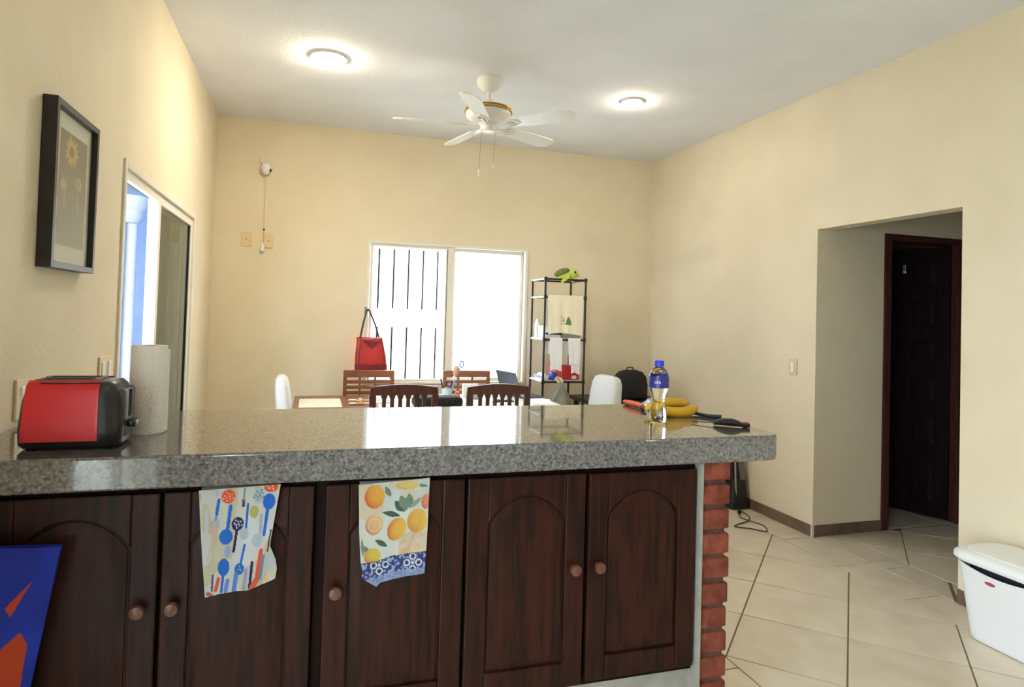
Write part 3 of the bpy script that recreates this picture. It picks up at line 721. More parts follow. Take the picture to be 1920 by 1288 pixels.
def fruits(x, y):
    top = interp([(190, 945), (420, 935), (560, 890), (960, 862)], x)
    if y > top:
        c = srgb(44, 62, 128)
        if y < top+10: return srgb(26, 32, 78)
        n = vnoise(x*0.05, y*0.05)
        if n > 0.52: c = mixc(c, srgb(176, 190, 222), 0.8)
        for cx in (440, 800):
            dx, dy = abs(x-cx), abs(y-975)
            for px_, py_ in ((0, 64), (64, 0)):
                d = math.hypot(dx-px_, dy-py_)
                if 22 < d < 38: c = srgb(222, 226, 236)
                elif d < 44: c = srgb(36, 50, 116)
            if max(dx, dy) < 12: c = srgb(222, 226, 236)
        if y > top+165: c = mixc(c, srgb(150, 166, 204), 0.75)
        return c
    c = mixc(srgb(226, 228, 216), srgb(206, 214, 206), vnoise(x*0.006, y*0.006))
    if vnoise(x*0.007+3, y*0.007+5) > 0.66: c = mixc(c, srgb(222, 196, 150), 0.6)
    G = srgb(118, 140, 118); DG = srgb(70, 96, 80)
    for a in ((580, 325, 700, 440, 46, DG), (640, 270, 720, 430, 50, G), (740, 250, 745, 410, 44, G), (745, 410, 880, 300, 26, srgb(150, 166, 140)), (450, 435, 650, 480, 30, DG), (380, 715, 520, 790, 28, DG), (250, 760, 330, 860, 26, G), (470, 170, 540, 280, 30, G), (830, 170, 950, 190, 18, G), (240, 690, 262, 880, 16, G)):
        if leafd(x, y, *a[:5]): c = a[5]
    def fruit(cx, cy, rx, ry, c1, c2, ang=0.0):
        nonlocal c
        ca, sa = math.cos(ang), math.sin(ang); dx, dy = x-cx, y-cy; u, v = (dx*ca+dy*sa)/rx, (-dx*sa+dy*ca)/ry; d = u*u+v*v
        if d < 1: c = mixc(c1, c2, max(0, -u*0.5+v*0.35+0.35)*math.sqrt(d)*1.3)
    fruit(720, 170, 130, 44, srgb(232, 206, 120), srgb(222, 180, 110))
    fruit(365, 270, 108, 122, srgb(240, 178, 72), srgb(214, 106, 50))
    fruit(925, 350, 48, 78, srgb(232, 150, 110), srgb(206, 110, 80))
    fruit(368, 560, 96, 104, srgb(238, 196, 140), srgb(216, 140, 100)); 
    if 60 < math.hypot(x-368, y-560) < 72: c = mixc(c, srgb(240, 224, 190), 0.6)
    fruit(835, 545, 112, 126, srgb(240, 190, 84), srgb(224, 156, 70))
    fruit(612, 615, 96, 124, srgb(238, 190, 76), srgb(214, 120, 50), 0.5)
    fruit(360, 880, 92, 82, srgb(226, 200, 90), srgb(206, 150, 60))
    if x > 640 and y > 660: c = mixc(c, srgb(226, 178, 122), 0.35+0.4*vnoise(x*0.02, y*0.02))
    return c
def towel(name, label, group, ox, oz, sx, sz, cx0, cy0, left, right, topf, botf, printf, nu, nv, yb=1.766, waves=3):
    """left/right: x limits by v, top/bottom: y limits by u, all in pattern units"""
    def pat(u, v):
        y = lerp(interp(topf, u), interp(botf, u), v); x = lerp(interp(left, v), interp(right, v), u); return x, y
    def pos(u, v):
        x, y = pat(u, v)
        dy = 0.004*math.sin(u*math.pi*2*waves*0.5+v*1.7)*(0.3+v)+0.003*math.sin(v*7+u*3)*v
        return (ox+(x-cx0)*sx, yb-0.004-abs(dy)*1.0, oz-(y-cy0)*sz)
    ms, cs = colour_grid(pos, lambda u, v: tuple(c_*0.56 for c_ in printf(*pat(u, v))[:3]), nu, nv, (0, 0.003, 0))
    n = len(ms.v)//2
    t = T(name, label, 'towel', (ms.v[0][0]+0.08, yb, min(p[2] for p in ms.v)), group=group)
    O('cloth', ms, PRINT, t, smooth=True, colors=cs)
    # part folded over the door top
    xa, xb = ms.v[0][0]+0.004, ms.v[nu][0]-0.004; zt = ms.v[0][2]
    O('fold', M().grid(lambda u, v: (lerp(xa, xb, u), lerp(yb-0.003, 1.7985, min(1, v*1.4)), zt-0.001+0.002*math.sin(v*3.1)), 12, 6, (0, 0, -0.002)), CLOTHW, t, smooth=True)
towel('dish_towel', 'hanging dish towel printed with blue and orange kitchen utensils', 'printed dish towels on cabinet doors', -0.246, 0.9945, 0.19/790, 0.2575/980, 175, 185,
      [(0, 175), (0.3, 200), (0.7, 238), (1, 275)], [(0, 965), (0.3, 925), (0.58, 888), (0.66, 882), (0.8, 940), (0.9, 958), (1, 945)],
      [(0, 190), (1, 165)], [(0, 1182), (0.35, 1160), (0.6, 1152), (0.85, 1105), (1, 1060)], utensils, 130, 160)
towel('dish_towel', 'hanging dish towel printed with oranges, lemons and a blue tile border', 'printed dish towels on cabinet doors', 0.139, 0.9925, 0.189/775, 0.247/960, 190, 125,
      [(0, 190), (0.5, 210), (0.85, 238), (0.93, 258), (1, 250)], [(0, 965), (0.5, 955), (1, 935)],
      [(0, 142), (1, 104)], [(0, 1085), (0.12, 1140), (0.24, 1195), (0.3, 1158), (0.5, 1130), (1, 1098)], fruits, 120, 150, waves=2)

# blue and orange tote bag hanging at the left
def totecol(u, v):
    c = mixc(srgb(28, 62, 205), srgb(20, 40, 160), vnoise(u*5, v*6))
    x, y = u, v
    def tri(p, q, r_):
        s1 = (q[0]-p[0])*(y-p[1])-(q[1]-p[1])*(x-p[0]); s2 = (r_[0]-q[0])*(y-q[1])-(r_[1]-q[1])*(x-q[0]); s3 = (p[0]-r_[0])*(y-r_[1])-(p[1]-r_[1])*(x-r_[0])
        return (s1 >= 0) == (s2 >= 0) == (s3 >= 0)
    OR = srgb(206, 70, 34)
    if tri((0.68, 0.29), (0.85, 0.165), (0.735, 0.335)): c = OR
    if tri((0.83, 0.42), (0.90, 0.49), (0.60, 0.545)) or tri((0.60, 0.545), (0.90, 0.49), (0.91, 0.70)) or (y > 0.545 and x < 0.60+0.31*min(1, (y-0.545)/0.15)): c = OR
    return tuple(q*0.62 for q in c[:3])
tb = T('tote_bag', 'bright blue tote bag with orange shapes hanging on the leftmost cabinet door', 'bag', (-0.65, 1.70, 0.52))
def totepos(s_):
    def f(u, v):
        xl = lerp(-0.785, -0.775, v); xr = lerp(-0.522, -0.580, min(1, v*1.15))
        bulge = 0.018*math.sin(math.pi*u)*math.sin(math.pi*min(1, v*0.9+0.1))+0.003*math.sin(u*9+v*4)
        return (lerp(xl, xr, u), 1.725+s_*(0.006+bulge), lerp(0.905-0.012*u, 0.46, v))
    return f
for s_ in (-1, 1):
    ms, cs = colour_grid(totepos(s_), totecol, 130, 200, (0, -s_*0.0015, 0)); O('front_panel' if s_ < 0 else 'back_panel', ms, PRINT, tb, smooth=True, colors=cs)
O('handle', M().tube([(-0.745, 1.725, 0.89), (-0.735, 1.73, 0.955), (-0.715, 1.742, 0.965), (-0.69, 1.73, 0.955), (-0.68, 1.725, 0.89)], 0.006, 8), mat('blue_web', srgb(24, 50, 180), 0.8), tb, smooth=True)
O('hook', M().tube([(-0.715, 1.779, 0.985), (-0.715, 1.762, 0.95), (-0.715, 1.742, 0.948), (-0.715, 1.738, 0.968)], 0.004, 8), STEEL, tb, smooth=True)

# ================================================================== ON THE COUNTER
# toaster
TX0, TX1, TY0, TY1, TZ = -0.668, -0.440, 1.832, 1.995, ZC
to = T('toaster', 'red and black two-slot toaster at the left end of the counter', 'toaster', (-0.55, 1.91, ZC))
def tloop(z, ins, r_): return [(a, b, z) for a, b in rrect(TX0+ins, TX1-ins, TY0+ins*0.7, TY1-ins*0.7, r_, 5)]
O('body', M().loft([tloop(TZ+0.004, 0.010, 0.03), tloop(TZ+0.012, 0.002, 0.035), tloop(TZ+0.05, 0.0, 0.035), tloop(TZ+0.12, 0.006, 0.035), tloop(TZ+0.152, 0.014, 0.035), tloop(TZ+0.163, 0.024, 0.032), tloop(TZ+0.166, 0.040, 0.025)]), BLACK, to, smooth=True)
def tside(sgn):
    yb = TY0 if sgn < 0 else TY1
    def f(u, v):
        z = TZ+0.022+0.146*v
        ins = interp([(0.012, 0.002), (0.05, 0.0), (0.12, 0.006), (0.152, 0.014), (0.163, 0.024), (0.168, 0.040)], z-TZ)*0.7
        x = lerp(TX0+0.016+0.006*v, TX1-0.050-0.002*v, u)
        return (x, yb-sgn*(ins)+sgn*0.0025, z)
    return f
for s_ in (-1, 1): O('red_panel', M().grid(tside(s_), 8, 12, (0, -s_*0.004, 0)), RED, to, smooth=True)
O('top_trim', M().rbox(TX0+0.030, TX1-0.060, TY0+0.030, TY1-0.030, TZ+0.163, TZ+0.1695, 0.003), mat('dark_metal', srgb(70, 50, 50), 0.35, metal=0.5), to)
for y in (1.888, 1.938): O('slot', M().rbox(TX0+0.045, TX1-0.075, y-0.012, y+0.012, TZ+0.1688, TZ+0.1705, 0.0006), mat('slot_dark', srgb(6, 6, 6), 0.9), to)
O('lever_slot', M().rbox(TX1-0.003, TX1+0.0025, 1.895, 1.925, TZ+0.070, TZ+0.140, 0.002), mat('slot_dark', srgb(6, 6, 6), 0.9), to)
O('end_cap', M().rbox(TX1-0.02, TX1+0.0015, 1.862, 1.966, TZ+0.02, TZ+0.146, 0.010), mat('charcoal_plastic', srgb(52, 52, 56), 0.4), to, smooth=True)
O('lever', M().rbox(TX1, TX1+0.020, 1.890, 1.930, TZ+0.044, TZ+0.062, 0.005), BLACK, to, smooth=True)
for x in (TX0+0.03, TX1-0.03):
    for y in (TY0+0.03, TY1-0.03): O('foot', M().lathe([(0.010, 0), (0.012, 0.006)], (x, y, TZ), 12), BLACK, to)

# paper towel roll
PX, PY, PR = -0.431, 2.068, 0.0475
pt = T('paper_towel_roll', 'standing white paper towel roll behind the toaster', 'paper towel', (PX, PY, ZC))
O('roll', M().loft([[(PX+r_*math.cos(2*math.pi*i/40), PY+r_*math.sin(2*math.pi*i/40), ZC+z) for i in range(40)] for r_, z in ((0.020, 0.0), (PR-0.001, 0.0), (PR, 0.003), (PR-0.0005, 0.12), (PR-0.0015, 0.243), (PR-0.003, 0.245), (0.020, 0.244), (0.020, 0.0))], False, False), PAPER, pt, smooth=True)
O('cardboard_core', M().loft([[(PX+r_*math.cos(2*math.pi*i/24), PY+r_*math.sin(2*math.pi*i/24), ZC+z) for i in range(24)] for r_, z in ((0.0195, 0.001), (0.0195, 0.243), (0.0180, 0.243), (0.0180, 0.001))], False, False), mat('cardboard', srgb(160, 126, 90), 0.9), pt, smooth=True)
def flap(u, v):
    a = lerp(R(-70), R(8), u); rr = PR+0.0008+0.010*max(0, u-0.6)**1.2
    return (PX+rr*math.cos(a), PY+rr*math.sin(a), ZC+0.004+(0.236-0.006*u)*v+0.0015*math.sin(v*22)*u)
O('loose_sheet', M().grid(flap, 16, 14, (0.0007, 0, 0)), PAPER, pt, smooth=True)

# water bottle
BX, BY = 1.183, 2.033
wb = T('water_bottle', 'clear plastic water bottle with blue cap and blue label', 'bottle', (BX, BY, ZC))
bprof = [(0.018, 0.002), (0.026, 0.000), (0.029, 0.006), (0.0295, 0.030), (0.028, 0.050), (0.0235, 0.072), (0.0225, 0.082), (0.026, 0.098), (0.0325, 0.114), (0.0335, 0.124), (0.0335, 0.160), (0.032, 0.170), (0.024, 0.184), (0.0135, 0.193), (0.0125, 0.200), (0.0125, 0.205)]
inner = [(r_-0.0012, z+0.0012) for r_, z in bprof]
O('shell', M().loft([[(BX+r_*math.cos(2*math.pi*i/36), BY+r_*math.sin(2*math.pi*i/36), ZC+z) for i in range(36)] for r_, z in bprof], True, True), refract('bottle_water', (0.97, 0.985, 0.99, 1), 1.33), wb, smooth=True)
O('cap', M().lathe([(0.0165, 0.196), (0.0170, 0.198), (0.0165, 0.213), (0.014, 0.216)], (BX, BY, ZC), 30), mat('cap_blue', srgb(26, 60, 225), 0.4), wb, smooth=True)
lab = O('label_wrap', M().loft([[(BX+0.0345*math.cos(2*math.pi*i/40), BY+0.0345*math.sin(2*math.pi*i/40), ZC+z) for i in range(40)] for z in (0.121, 0.161)], False, False), mat('label_blue', srgb(40, 48, 128), 0.4), wb, smooth=True)
tc_ = bpy.data.curves.new('label_text', 'FONT'); tc_.body = 'ura'; tc_.size = 0.017; tc_.align_x = 'CENTER'
to_ = bpy.data.objects.new('label_text_tmp', tc_); COL.objects.link(to_)
dg = bpy.context.evaluated_depsgraph_get(); tme = to_.evaluated_get(dg).to_mesh()
ms = M(); vv = []
for v in tme.vertices:
    a = R(-128)+v.co.x/0.0349; vv.append((BX+0.0349*math.cos(a), BY+0.0349*math.sin(a), ZC+0.137+v.co.y))
ms.add(vv, [tuple(p.vertices) for p in tme.polygons]); to_.evaluated_get(dg).to_mesh_clear(); bpy.data.objects.remove(to_)
O('lettering', ms, WHITE, lab)

# bananas
BAN = mat('banana_skin', srgb(232, 186, 34), 0.5, srgb(214, 160, 30), 6, detail=4)
bn = T('banana_bunch', 'bunch of ripe yellow bananas behind the water bottle', 'bananas', (1.33, 2.20, ZC))
def banana(pts, rad):
    ps = []; n = 14
    P = [Vector(p) for p in pts]
    for i in range(n+1):
        t = i/n; ps.append(tuple(P[0]*(1-t)**2+P[1]*2*t*(1-t)+P[2]*t*t))
    rs = [rad*interp([(0, 0.30), (0.06, 0.45), (0.18, 0.85), (0.4, 1.0), (0.75, 0.95), (0.92, 0.6), (1, 0.22)], i/n) for i in range(n+1)]
    b = O('banana', M().tube(ps, rs, 7), BAN, bn, smooth=True, sharp=70)
    d = (Vector(ps[-1])-Vector(ps[-2])).normalized()
    O('tip', M().tube([ps[-1], tuple(Vector(ps[-1])+d*0.005)], [rad*0.22, rad*0.16], 7), mat('banana_tip', srgb(80, 60, 24), 0.8), b, smooth=True)
banana([(1.225, 2.165, ZC+0.030), (1.34, 2.080, ZC+0.004), (1.432, 2.175, ZC+0.030)], 0.0195)
banana([(1.228, 2.175, ZC+0.040), (1.33, 2.175, ZC+0.052), (1.420, 2.215, ZC+0.036)], 0.0190)
banana([(1.226, 2.180, ZC+0.034), (1.32, 2.240, ZC+0.014), (1.405, 2.245, ZC+0.022)], 0.0190)
O('stem', M().tube([(1.240, 2.170, ZC+0.036), (1.222, 2.166, ZC+0.034), (1.205, 2.160, ZC+0.022)], [0.015, 0.012, 0.008], 8), BAN, bn, smooth=True)

# knife on a dark board, wrapper
ct = T('dark_mat', 'dark flat sheet on the counter under the orange-handled knife', 'mat', (1.30, 2.40, ZC))
O('sheet', M().prism([(1.255, 2.290), (1.335, 2.250), (1.360, 2.440), (1.300, 2.466)], ZC+0.0005, ZC+0.004), mat('dark_sheet', srgb(66, 44, 46), 0.6), ct, bevel=0.001)
O('turned_edge', M().prism([(1.275, 2.464), (1.345, 2.440), (1.350, 2.446), (1.280, 2.468)], ZC+0.001, ZC+0.010), mat('dark_sheet', srgb(66, 44, 46), 0.6), ct, bevel=0.001)
kn = T('utility_knife', 'orange-handled knife lying at the back of the counter', 'knife', (1.28, 2.36, ZC+0.004))
O('handle', M().tube([(1.272, 2.462, ZC+0.012), (1.272, 2.41, ZC+0.014), (1.276, 2.345, ZC+0.014), (1.270, 2.305, ZC+0.013)], [0.008, 0.0105, 0.0105, 0.008], 10), mat('orange_plastic', srgb(232, 96, 52), 0.4), kn, smooth=True)
O('end_piece', M().tube([(1.270, 2.306, ZC+0.013), (1.266, 2.275, ZC+0.011)], [0.0082, 0.006], 10), mat('maroon_plastic', srgb(110, 40, 34), 0.5), kn, smooth=True)
def wrap(u, v):
    x = lerp(1.315, 1.400, u); y = lerp(2.335, 2.430, v)
    return (x+0.006*vnoise(u*7, v*7+3), y, ZC+0.004+0.024*math.sin(math.pi*u)*math.sin(math.pi*v)+0.012*vnoise(u*9, v*9)*math.sin(math.pi*u))
O('plastic_wrapper', M().grid(wrap, 18, 14, (0, 0, 0.0006)), mat('wrapper', srgb(196, 202, 216), 0.25, srgb(150, 160, 190), 30, metal=0.3), label='crumpled silvery plastic wrapper behind the water bottle', cat='wrapper')
# black strap and hand tool at the right corner
O('black_strap', M().tube([(1.398, 2.165, ZC+0.010), (1.415, 2.130, ZC+0.0075), (1.425, 2.095, ZC+0.007), (1.443, 2.075, ZC+0.007), (1.460, 2.058, ZC+0.008)], [0.005, 0.007, 0.007, 0.0075, 0.008], 8), mat('purple_black', srgb(42, 34, 48), 0.5), smooth=True,
  label='short dark curved strap lying to the right of the bananas', cat='strap')
tl = T('hand_tool', 'black hand tool with thin metal rod and orange tip at the counter corner', 'tool', (1.38, 1.90, ZC))
O('rod', M().tube([(1.292, 1.992, ZC+0.006), (1.352, 1.938, ZC+0.009)], 0.0016, 8), mat('rod_metal', srgb(70, 62, 50), 0.4, metal=0.6), tl, smooth=True)
O('collar', M().tube([(1.348, 1.942, ZC+0.009), (1.358, 1.932, ZC+0.009)], 0.006, 10), BLACK, tl, smooth=True)
O('body', M().loft([[(1.345+s_*0.19*0.62+dx, 1.945-s_*0.19*0.5+dy, z) for dx, dy, z in [(-w_*0.45*math.cos(q), -w_*math.cos(q), ZC+0.002+h_*(0.5+0.5*math.sin(q))) for q in [2*math.pi*i/12 for i in range(12)]]] for s_, w_, h_ in ((0.02, 0.005, 0.010), (0.12, 0.014, 0.020), (0.25, 0.020, 0.026), (0.42, 0.020, 0.027), (0.55, 0.013, 0.022), (0.62, 0.009, 0.016))]), BLACK, tl, smooth=True)
O('grip', M().tube([(1.412, 1.888, ZC+0.010), (1.430, 1.878, ZC+0.008), (1.442, 1.873, ZC+0.009)], [0.007, 0.009, 0.007], 10), BLACK, tl, smooth=True)
O('orange_tip', M().rbox(1.418, 1.447, 1.884, 1.892, ZC+0.010, ZC+0.019, 0.002), mat('orange_plastic', srgb(232, 96, 52), 0.4), tl, smooth=True)

# ================================================================== DINING TABLE
TBX0, TBX1, TBY0, TBY1 = -0.095, 1.92, 4.58, 5.475
tab = T('dining_table', 'brown wooden dining table in front of the bright window', 'table', (0.9, 5.03, 0))
O('table_top', M().rbox(TBX0, TBX1, TBY0, TBY1, 0.722, 0.75, 0.008), TABW, tab)
for x in (TBX0+0.06, TBX1-0.13):
    for y in (TBY0+0.06, TBY1-0.13): O('leg', M().rbox(x, x+0.07, y, y+0.07, 0.001, 0.722, 0.006), TABW, tab)
for a in ((TBX0+0.1, TBX1-0.1, TBY0+0.08, TBY0+0.105), (TBX0+0.1, TBX1-0.1, TBY1-0.105, TBY1-0.08)): O('apron', M().box(a[0], a[1], a[2], a[3], 0.63, 0.722), TABW, tab)
O('tablecloth', M().prism(rrect(0.50, 1.90, 4.56, 5.44, 0.08), 0.7505, 0.7535), CLOTHW, bevel=0.001, label='white plastic tablecloth over the right part of the dining table', cat='tablecloth')
O('placemat', M().prism(rrect(-0.055, 0.245, 4.80, 5.245, 0.02), 0.7505, 0.7545), mat('placemat_white', srgb(236, 228, 210), 0.35), bevel=0.001, label='cream placemat at the left end of the dining table', cat='placemat')
def bar(p, q, w_, h_): 
    p, q = Vector(p), Vector(q); d = (q-p).normalized(); s_ = Vector((-d.y, d.x, 0)).normalized()*w_/2; u_ = Vector((0, 0, h_))
    return [tuple(v) for v in (p-s_, q-s_, q+s_, p+s_)], [tuple(v+u_) for v in (p-s_, q-s_, q+s_, p+s_)]
sp = T('wooden_tongs', 'pair of pale wooden kitchen tongs on the dining table beside the placemat', 'tongs', (0.42, 4.98, 0.755))
for dz, dy in ((0, 0.0), (0.014, 0.045)):
    b0, b1 = bar((0.32, 4.92+dy*1.8, 0.755+dz), (0.60, 4.96+dy*0.6, 0.755+dz), 0.022, 0.007); O('arm', M().loft([b0, b1]), mat('pale_wood', srgb(232, 212, 170), 0.5), sp, bevel=0.002)
    O('bowl_end', M().ell((0.325, 4.92+dy*1.8, 0.761+dz), (0.032, 0.026, 0.006)), mat('pale_wood', srgb(232, 212, 170), 0.5), sp, smooth=True)
O('clip', M().rbox(0.368, 0.392, 4.90, 5.01, 0.754, 0.790, 0.003), mat('clip_wood', srgb(220, 160, 120), 0.5), sp)
# pen cup with pens
pcx, pcy = 1.055, 5.05
pc = T('pen_cup', 'pale blue pen cup on the dining table', 'cup', (pcx, pcy, 0.7535))
O('cup', M().loft([[(pcx+r_*math.cos(2*math.pi*i/28), pcy+r_*math.sin(2*math.pi*i/28), 0.7535+z) for i in range(28)] for r_, z in ((0.005, 0.0), (0.036, 0.0), (0.040, 0.10), (0.0375, 0.10), (0.034, 0.004), (0.005, 0.004))], True, True), mat('cup_blue', srgb(196, 216, 232), 0.2), pc, smooth=True)
def pen(dx, dy, tx, ty, L_, col, label, rad=0.005, cat='pen'):
    a = Vector((pcx+dx, pcy+dy, 0.760)); d = Vector((tx, ty, 1)).normalized(); t = T('pen', label, cat, tuple(a), group='pens in the cup')
    O('barrel', M().tube([a, a+d*L_*0.7], rad, 10), col, t, smooth=True)
    O('cap', M().tube([a+d*L_*0.69, a+d*L_*0.97, a+d*L_], [rad*1.2, rad*1.15, rad*0.4], 10), mat('navy_plastic', srgb(26, 34, 90), 0.4) if col != mat('x_yellow', srgb(220, 226, 60), 0.4) else BLACK, t, smooth=True)
pen(-0.016, 0.0, -0.22, 0, 0.175, mat('navy_plastic', srgb(26, 34, 90), 0.4), 'dark navy pen leaning left in the pen cup')
pen(0.0, 0.01, -0.03, 0.1, 0.150, mat('x_yellow', srgb(220, 226, 60), 0.4), 'yellow highlighter with black cap in the pen cup', 0.008)
pen(0.008, -0.012, 0.18, 0, 0.160, mat('royal_blue', srgb(32, 66, 190), 0.4), 'thick royal blue pen in the pen cup', 0.007)
rl = T('brush_holder', 'tall pale plastic brush leaning out of the pen cup', 'brush', (pcx+0.016, pcy+0.006, 0.76))
a = Vector((pcx+0.014, pcy+0.006, 0.764)); d = Vector((0.24, 0.0, 1)).normalized()
O('handle', M().tube([a, a+d*0.20], 0.009, 10), mat('pale_plastic', srgb(226, 226, 232), 0.3), rl, smooth=True)
O('head', M().tube([a+d*0.19, a+d*0.215, a+d*0.255, a+d*0.27], [0.010, 0.022, 0.024, 0.012], 10), mat('pinkish', srgb(214, 164, 142), 0.5), rl, smooth=True)
sz_ = T('blue_scissors', 'small blue scissors handle rising above the pen cup', 'scissors', (pcx+0.03, pcy+0.015, 0.76))
a = Vector((pcx+0.024, pcy+0.016, 0.766)); d = Vector((0.34, 0.05, 1)).normalized()
O('blade', M().tube([a, a+d*0.265], 0.003, 8), STEEL, sz_, smooth=True)
c_ = a+d*0.29
O('grip', M().tube([tuple(c_+Vector((0.016*math.cos(q), 0, 0.024*math.sin(q)))) for q in [2*math.pi*i/16 for i in range(16)]], 0.005, 8, True), mat('royal_blue2', srgb(50, 104, 190), 0.4), sz_, smooth=True)
# small orange jar, black case, note card, papers, laptop
jr = T('orange_jar', 'little orange jar beside the pen cup', 'jar', (1.125, 5.0, 0.7535))
O('jar', M().lathe([(0.020, 0), (0.025, 0.02), (0.024, 0.05), (0.018, 0.062)], (1.125, 5.0, 0.7535), 20), mat('jar_orange', srgb(226, 140, 90), 0.3), jr, smooth=True)
O('lid', M().lathe([(0.019, 0.062), (0.019, 0.075), (0.014, 0.078)], (1.125, 5.0, 0.7535), 20), mat('jar_lid', srgb(200, 96, 60), 0.4), jr, smooth=True)
O('black_case', M().rbox(0.74, 1.10, 4.66, 4.84, 0.754, 0.830, 0.03, 4), BLACKM, smooth=True, label='soft black case lying on the dining table behind the slatted chair', cat='case')
O('note_card', M().rbox(1.23, 1.36, 5.25, 5.29, 0.7537, 0.862, 0.003), mat('card_white', srgb(236, 232, 228), 0.6), label='white upright card box standing on the dining table', cat='box')
O('phone', M().rbox(1.285, 1.355, 5.10, 5.24, 0.754, 0.764, 0.003), mat('grey_plastic', srgb(120, 118, 140), 0.4), label='grey phone lying flat before the white card', cat='phone')
for i, (x, y, rz, lb) in enumerate(((1.55, 4.85, 0.2, 'loose white sheet of paper on the table behind the right slatted chair'), (1.78, 4.95, -0.3, 'white sheet of paper at the right end of the dining table'))):
    O('paper_sheet', M().box(-0.105, 0.105, -0.148, 0.148, 0.7537+0.0012*i, 0.7545+0.0012*i).xf(Matrix.Translation((x, y, 0)) @ Matrix.Rotation(rz, 4, 'Z')), mat('paper', srgb(244, 242, 238), 0.8), label=lb, cat='paper', group='papers on the table')
O('sunglasses', M().tube([(1.36, 4.80, 0.775), (1.40, 4.78, 0.786), (1.44, 4.80, 0.778), (1.48, 4.78, 0.786), (1.53, 4.80, 0.775)], [0.006, 0.014, 0.005, 0.014, 0.006], 8), BLACK, smooth=True, label='dark folded spectacles on the tablecloth behind the right slatted chair', cat='spectacles')
lp = T('laptop', 'open grey laptop standing sideways at the right end of the table', 'laptop', (1.70, 5.28, 0.7535))
LM = Matrix.Translation((1.655, 5.26, 0.7537)) @ Matrix.Rotation(R(-76), 4, 'Z')
GREY = mat('laptop_grey', srgb(96, 100, 112), 0.4, metal=0.3)
O('base', M().rbox(-0.16, 0.16, 0.0, 0.225, 0.0, 0.015, 0.004).xf(LM), GREY, lp)
O('keyboard', M().box(-0.145, 0.145, 0.09, 0.205, 0.015, 0.0165).xf(LM), BLACK, lp)
O('screen_lid', M().rbox(-0.16, 0.16, -0.006, 0.004, 0.0, 0.215, 0.003).xf(LM @ Matrix.Translation((0, 0.0, 0.012)) @ Matrix.Rotation(R(18), 4, 'X')), GREY, lp)

# ---- slatted dining chairs, backs towards the bar
def slat_chair(label):
    t = T('dining_chair', label, 'chair', (0, 0, 0), group='slatted dining chairs by the bar')
    W = 0.225
    out = [(-W, 0.90), (-W+0.004, 0.948)]+[(lerp(-W+0.01, W-0.01, i/12), 0.952+0.020*math.sin(math.pi*i/12)) for i in range(13)]+[(W-0.004, 0.948), (W, 0.90)]
    O('crest_rail', M().prism(out, -0.014, 0.014, 'y'), CHW, t, bevel=0.004)
    for s_ in (-1, 1):
        O('leg', M().loft([[(s_*W-s_*0.040+dx*0.8, dy-0.010, 0.001) for dx, dy in ((0, -0.02), (s_*0.045, -0.02), (s_*0.045, 0.02), (0, 0.02))], [(s_*W-s_*0.045+dx, dy, 0.45) for dx, dy in ((0, -0.016), (s_*0.045, -0.016), (s_*0.045, 0.020), (0, 0.020))],
                           [(s_*W-s_*0.042+dx, dy, 0.902) for dx, dy in ((0, -0.012), (s_*0.042, -0.012), (s_*0.042, 0.012), (0, 0.012))]]), CHW, t)
        O('leg', M().rbox(s_*0.20-0.02, s_*0.20+0.02, 0.375, 0.415, 0.001, 0.43, 0.004), CHW, t)
        O('side_rail', M().box(s_*0.20-0.011, s_*0.20+0.011, 0.01, 0.38, 0.385, 0.43), CHW, t)
    n = 7; p = (2*W-0.084)/(n)
    for i in range(n-1):
        x = -W+0.042+p*(i+1)
        O('slat', M().prism([(x-0.012, 0.53), (x+0.012, 0.53), (x+0.012, 0.872), (x+0.020, 0.893), (x+0.020, 0.902), (x-0.020, 0.902), (x-0.020, 0.893), (x-0.012, 0.872)], -0.008, 0.008, 'y'), CHW, t)
    O('lower_rail', M().box(-W+0.04, W-0.04, -0.010, 0.010, 0.49, 0.53), CHW, t)
    O('seat', M().rbox(-0.225, 0.225, 0.0, 0.43, 0.43, 0.455, 0.010), CHW, t)
    O('front_rail', M().box(-0.18, 0.18, 0.385, 0.405, 0.38, 0.43), CHW, t)
    return t
c1 = slat_chair('slatted reddish-brown dining chair nearer the left, behind the bar'); c2 = copy_tree(c1)
c2['label'] = 'slatted reddish-brown dining chair nearer the shelf rack, behind the bar'
place(c1, (0.610, 4.28, 0), R(0)); place(c2, (1.255, 4.28, 0), R(0))
# ---- chairs on the window side, backs of horizontal slots
def slot_chair(label):
    t = T('patio_chair', label, 'chair', (0, 0, 0), group='brown chairs on the window side of the table')
    W = 0.21
    O('crest_rail', M().rbox(-W, W, -0.013, 0.013, 0.888, 0.946, 0.005), CHW2, t)
    for s_ in (-1, 1):
        O('leg', M().rbox(s_*(W-0.015)-0.015, s_*(W-0.015)+0.015, -0.012, 0.012, 0.001, 0.889, 0.003), CHW2, t)
        O('leg', M().rbox(s_*0.18-0.018, s_*0.18+0.018, -0.415, -0.379, 0.001, 0.43, 0.003), CHW2, t)
        O('side_rail', M().box(s_*0.18-0.011, s_*0.18+0.011, -0.38, -0.012, 0.385, 0.43), CHW2, t)
    for z in (0.835, 0.790, 0.745, 0.700, 0.655, 0.610): O('slat', M().box(-W+0.03, W-0.03, -0.007, 0.007, z, z+0.028), CHW2, t)
    for x in (-0.075, 0.05): O('divider', M().box(x-0.008, x+0.008, -0.009, 0.009, 0.60, 0.89), CHW2, t)
    O('seat', M().rbox(-0.205, 0.205, -0.42, 0.0, 0.43, 0.452, 0.008), CHW2, t)
    return t
p1 = slot_chair('brown slotted-back chair beneath the red handbag'); p2 = copy_tree(p1); p2['label'] = 'brown slotted-back chair between the pen cup and the laptop'
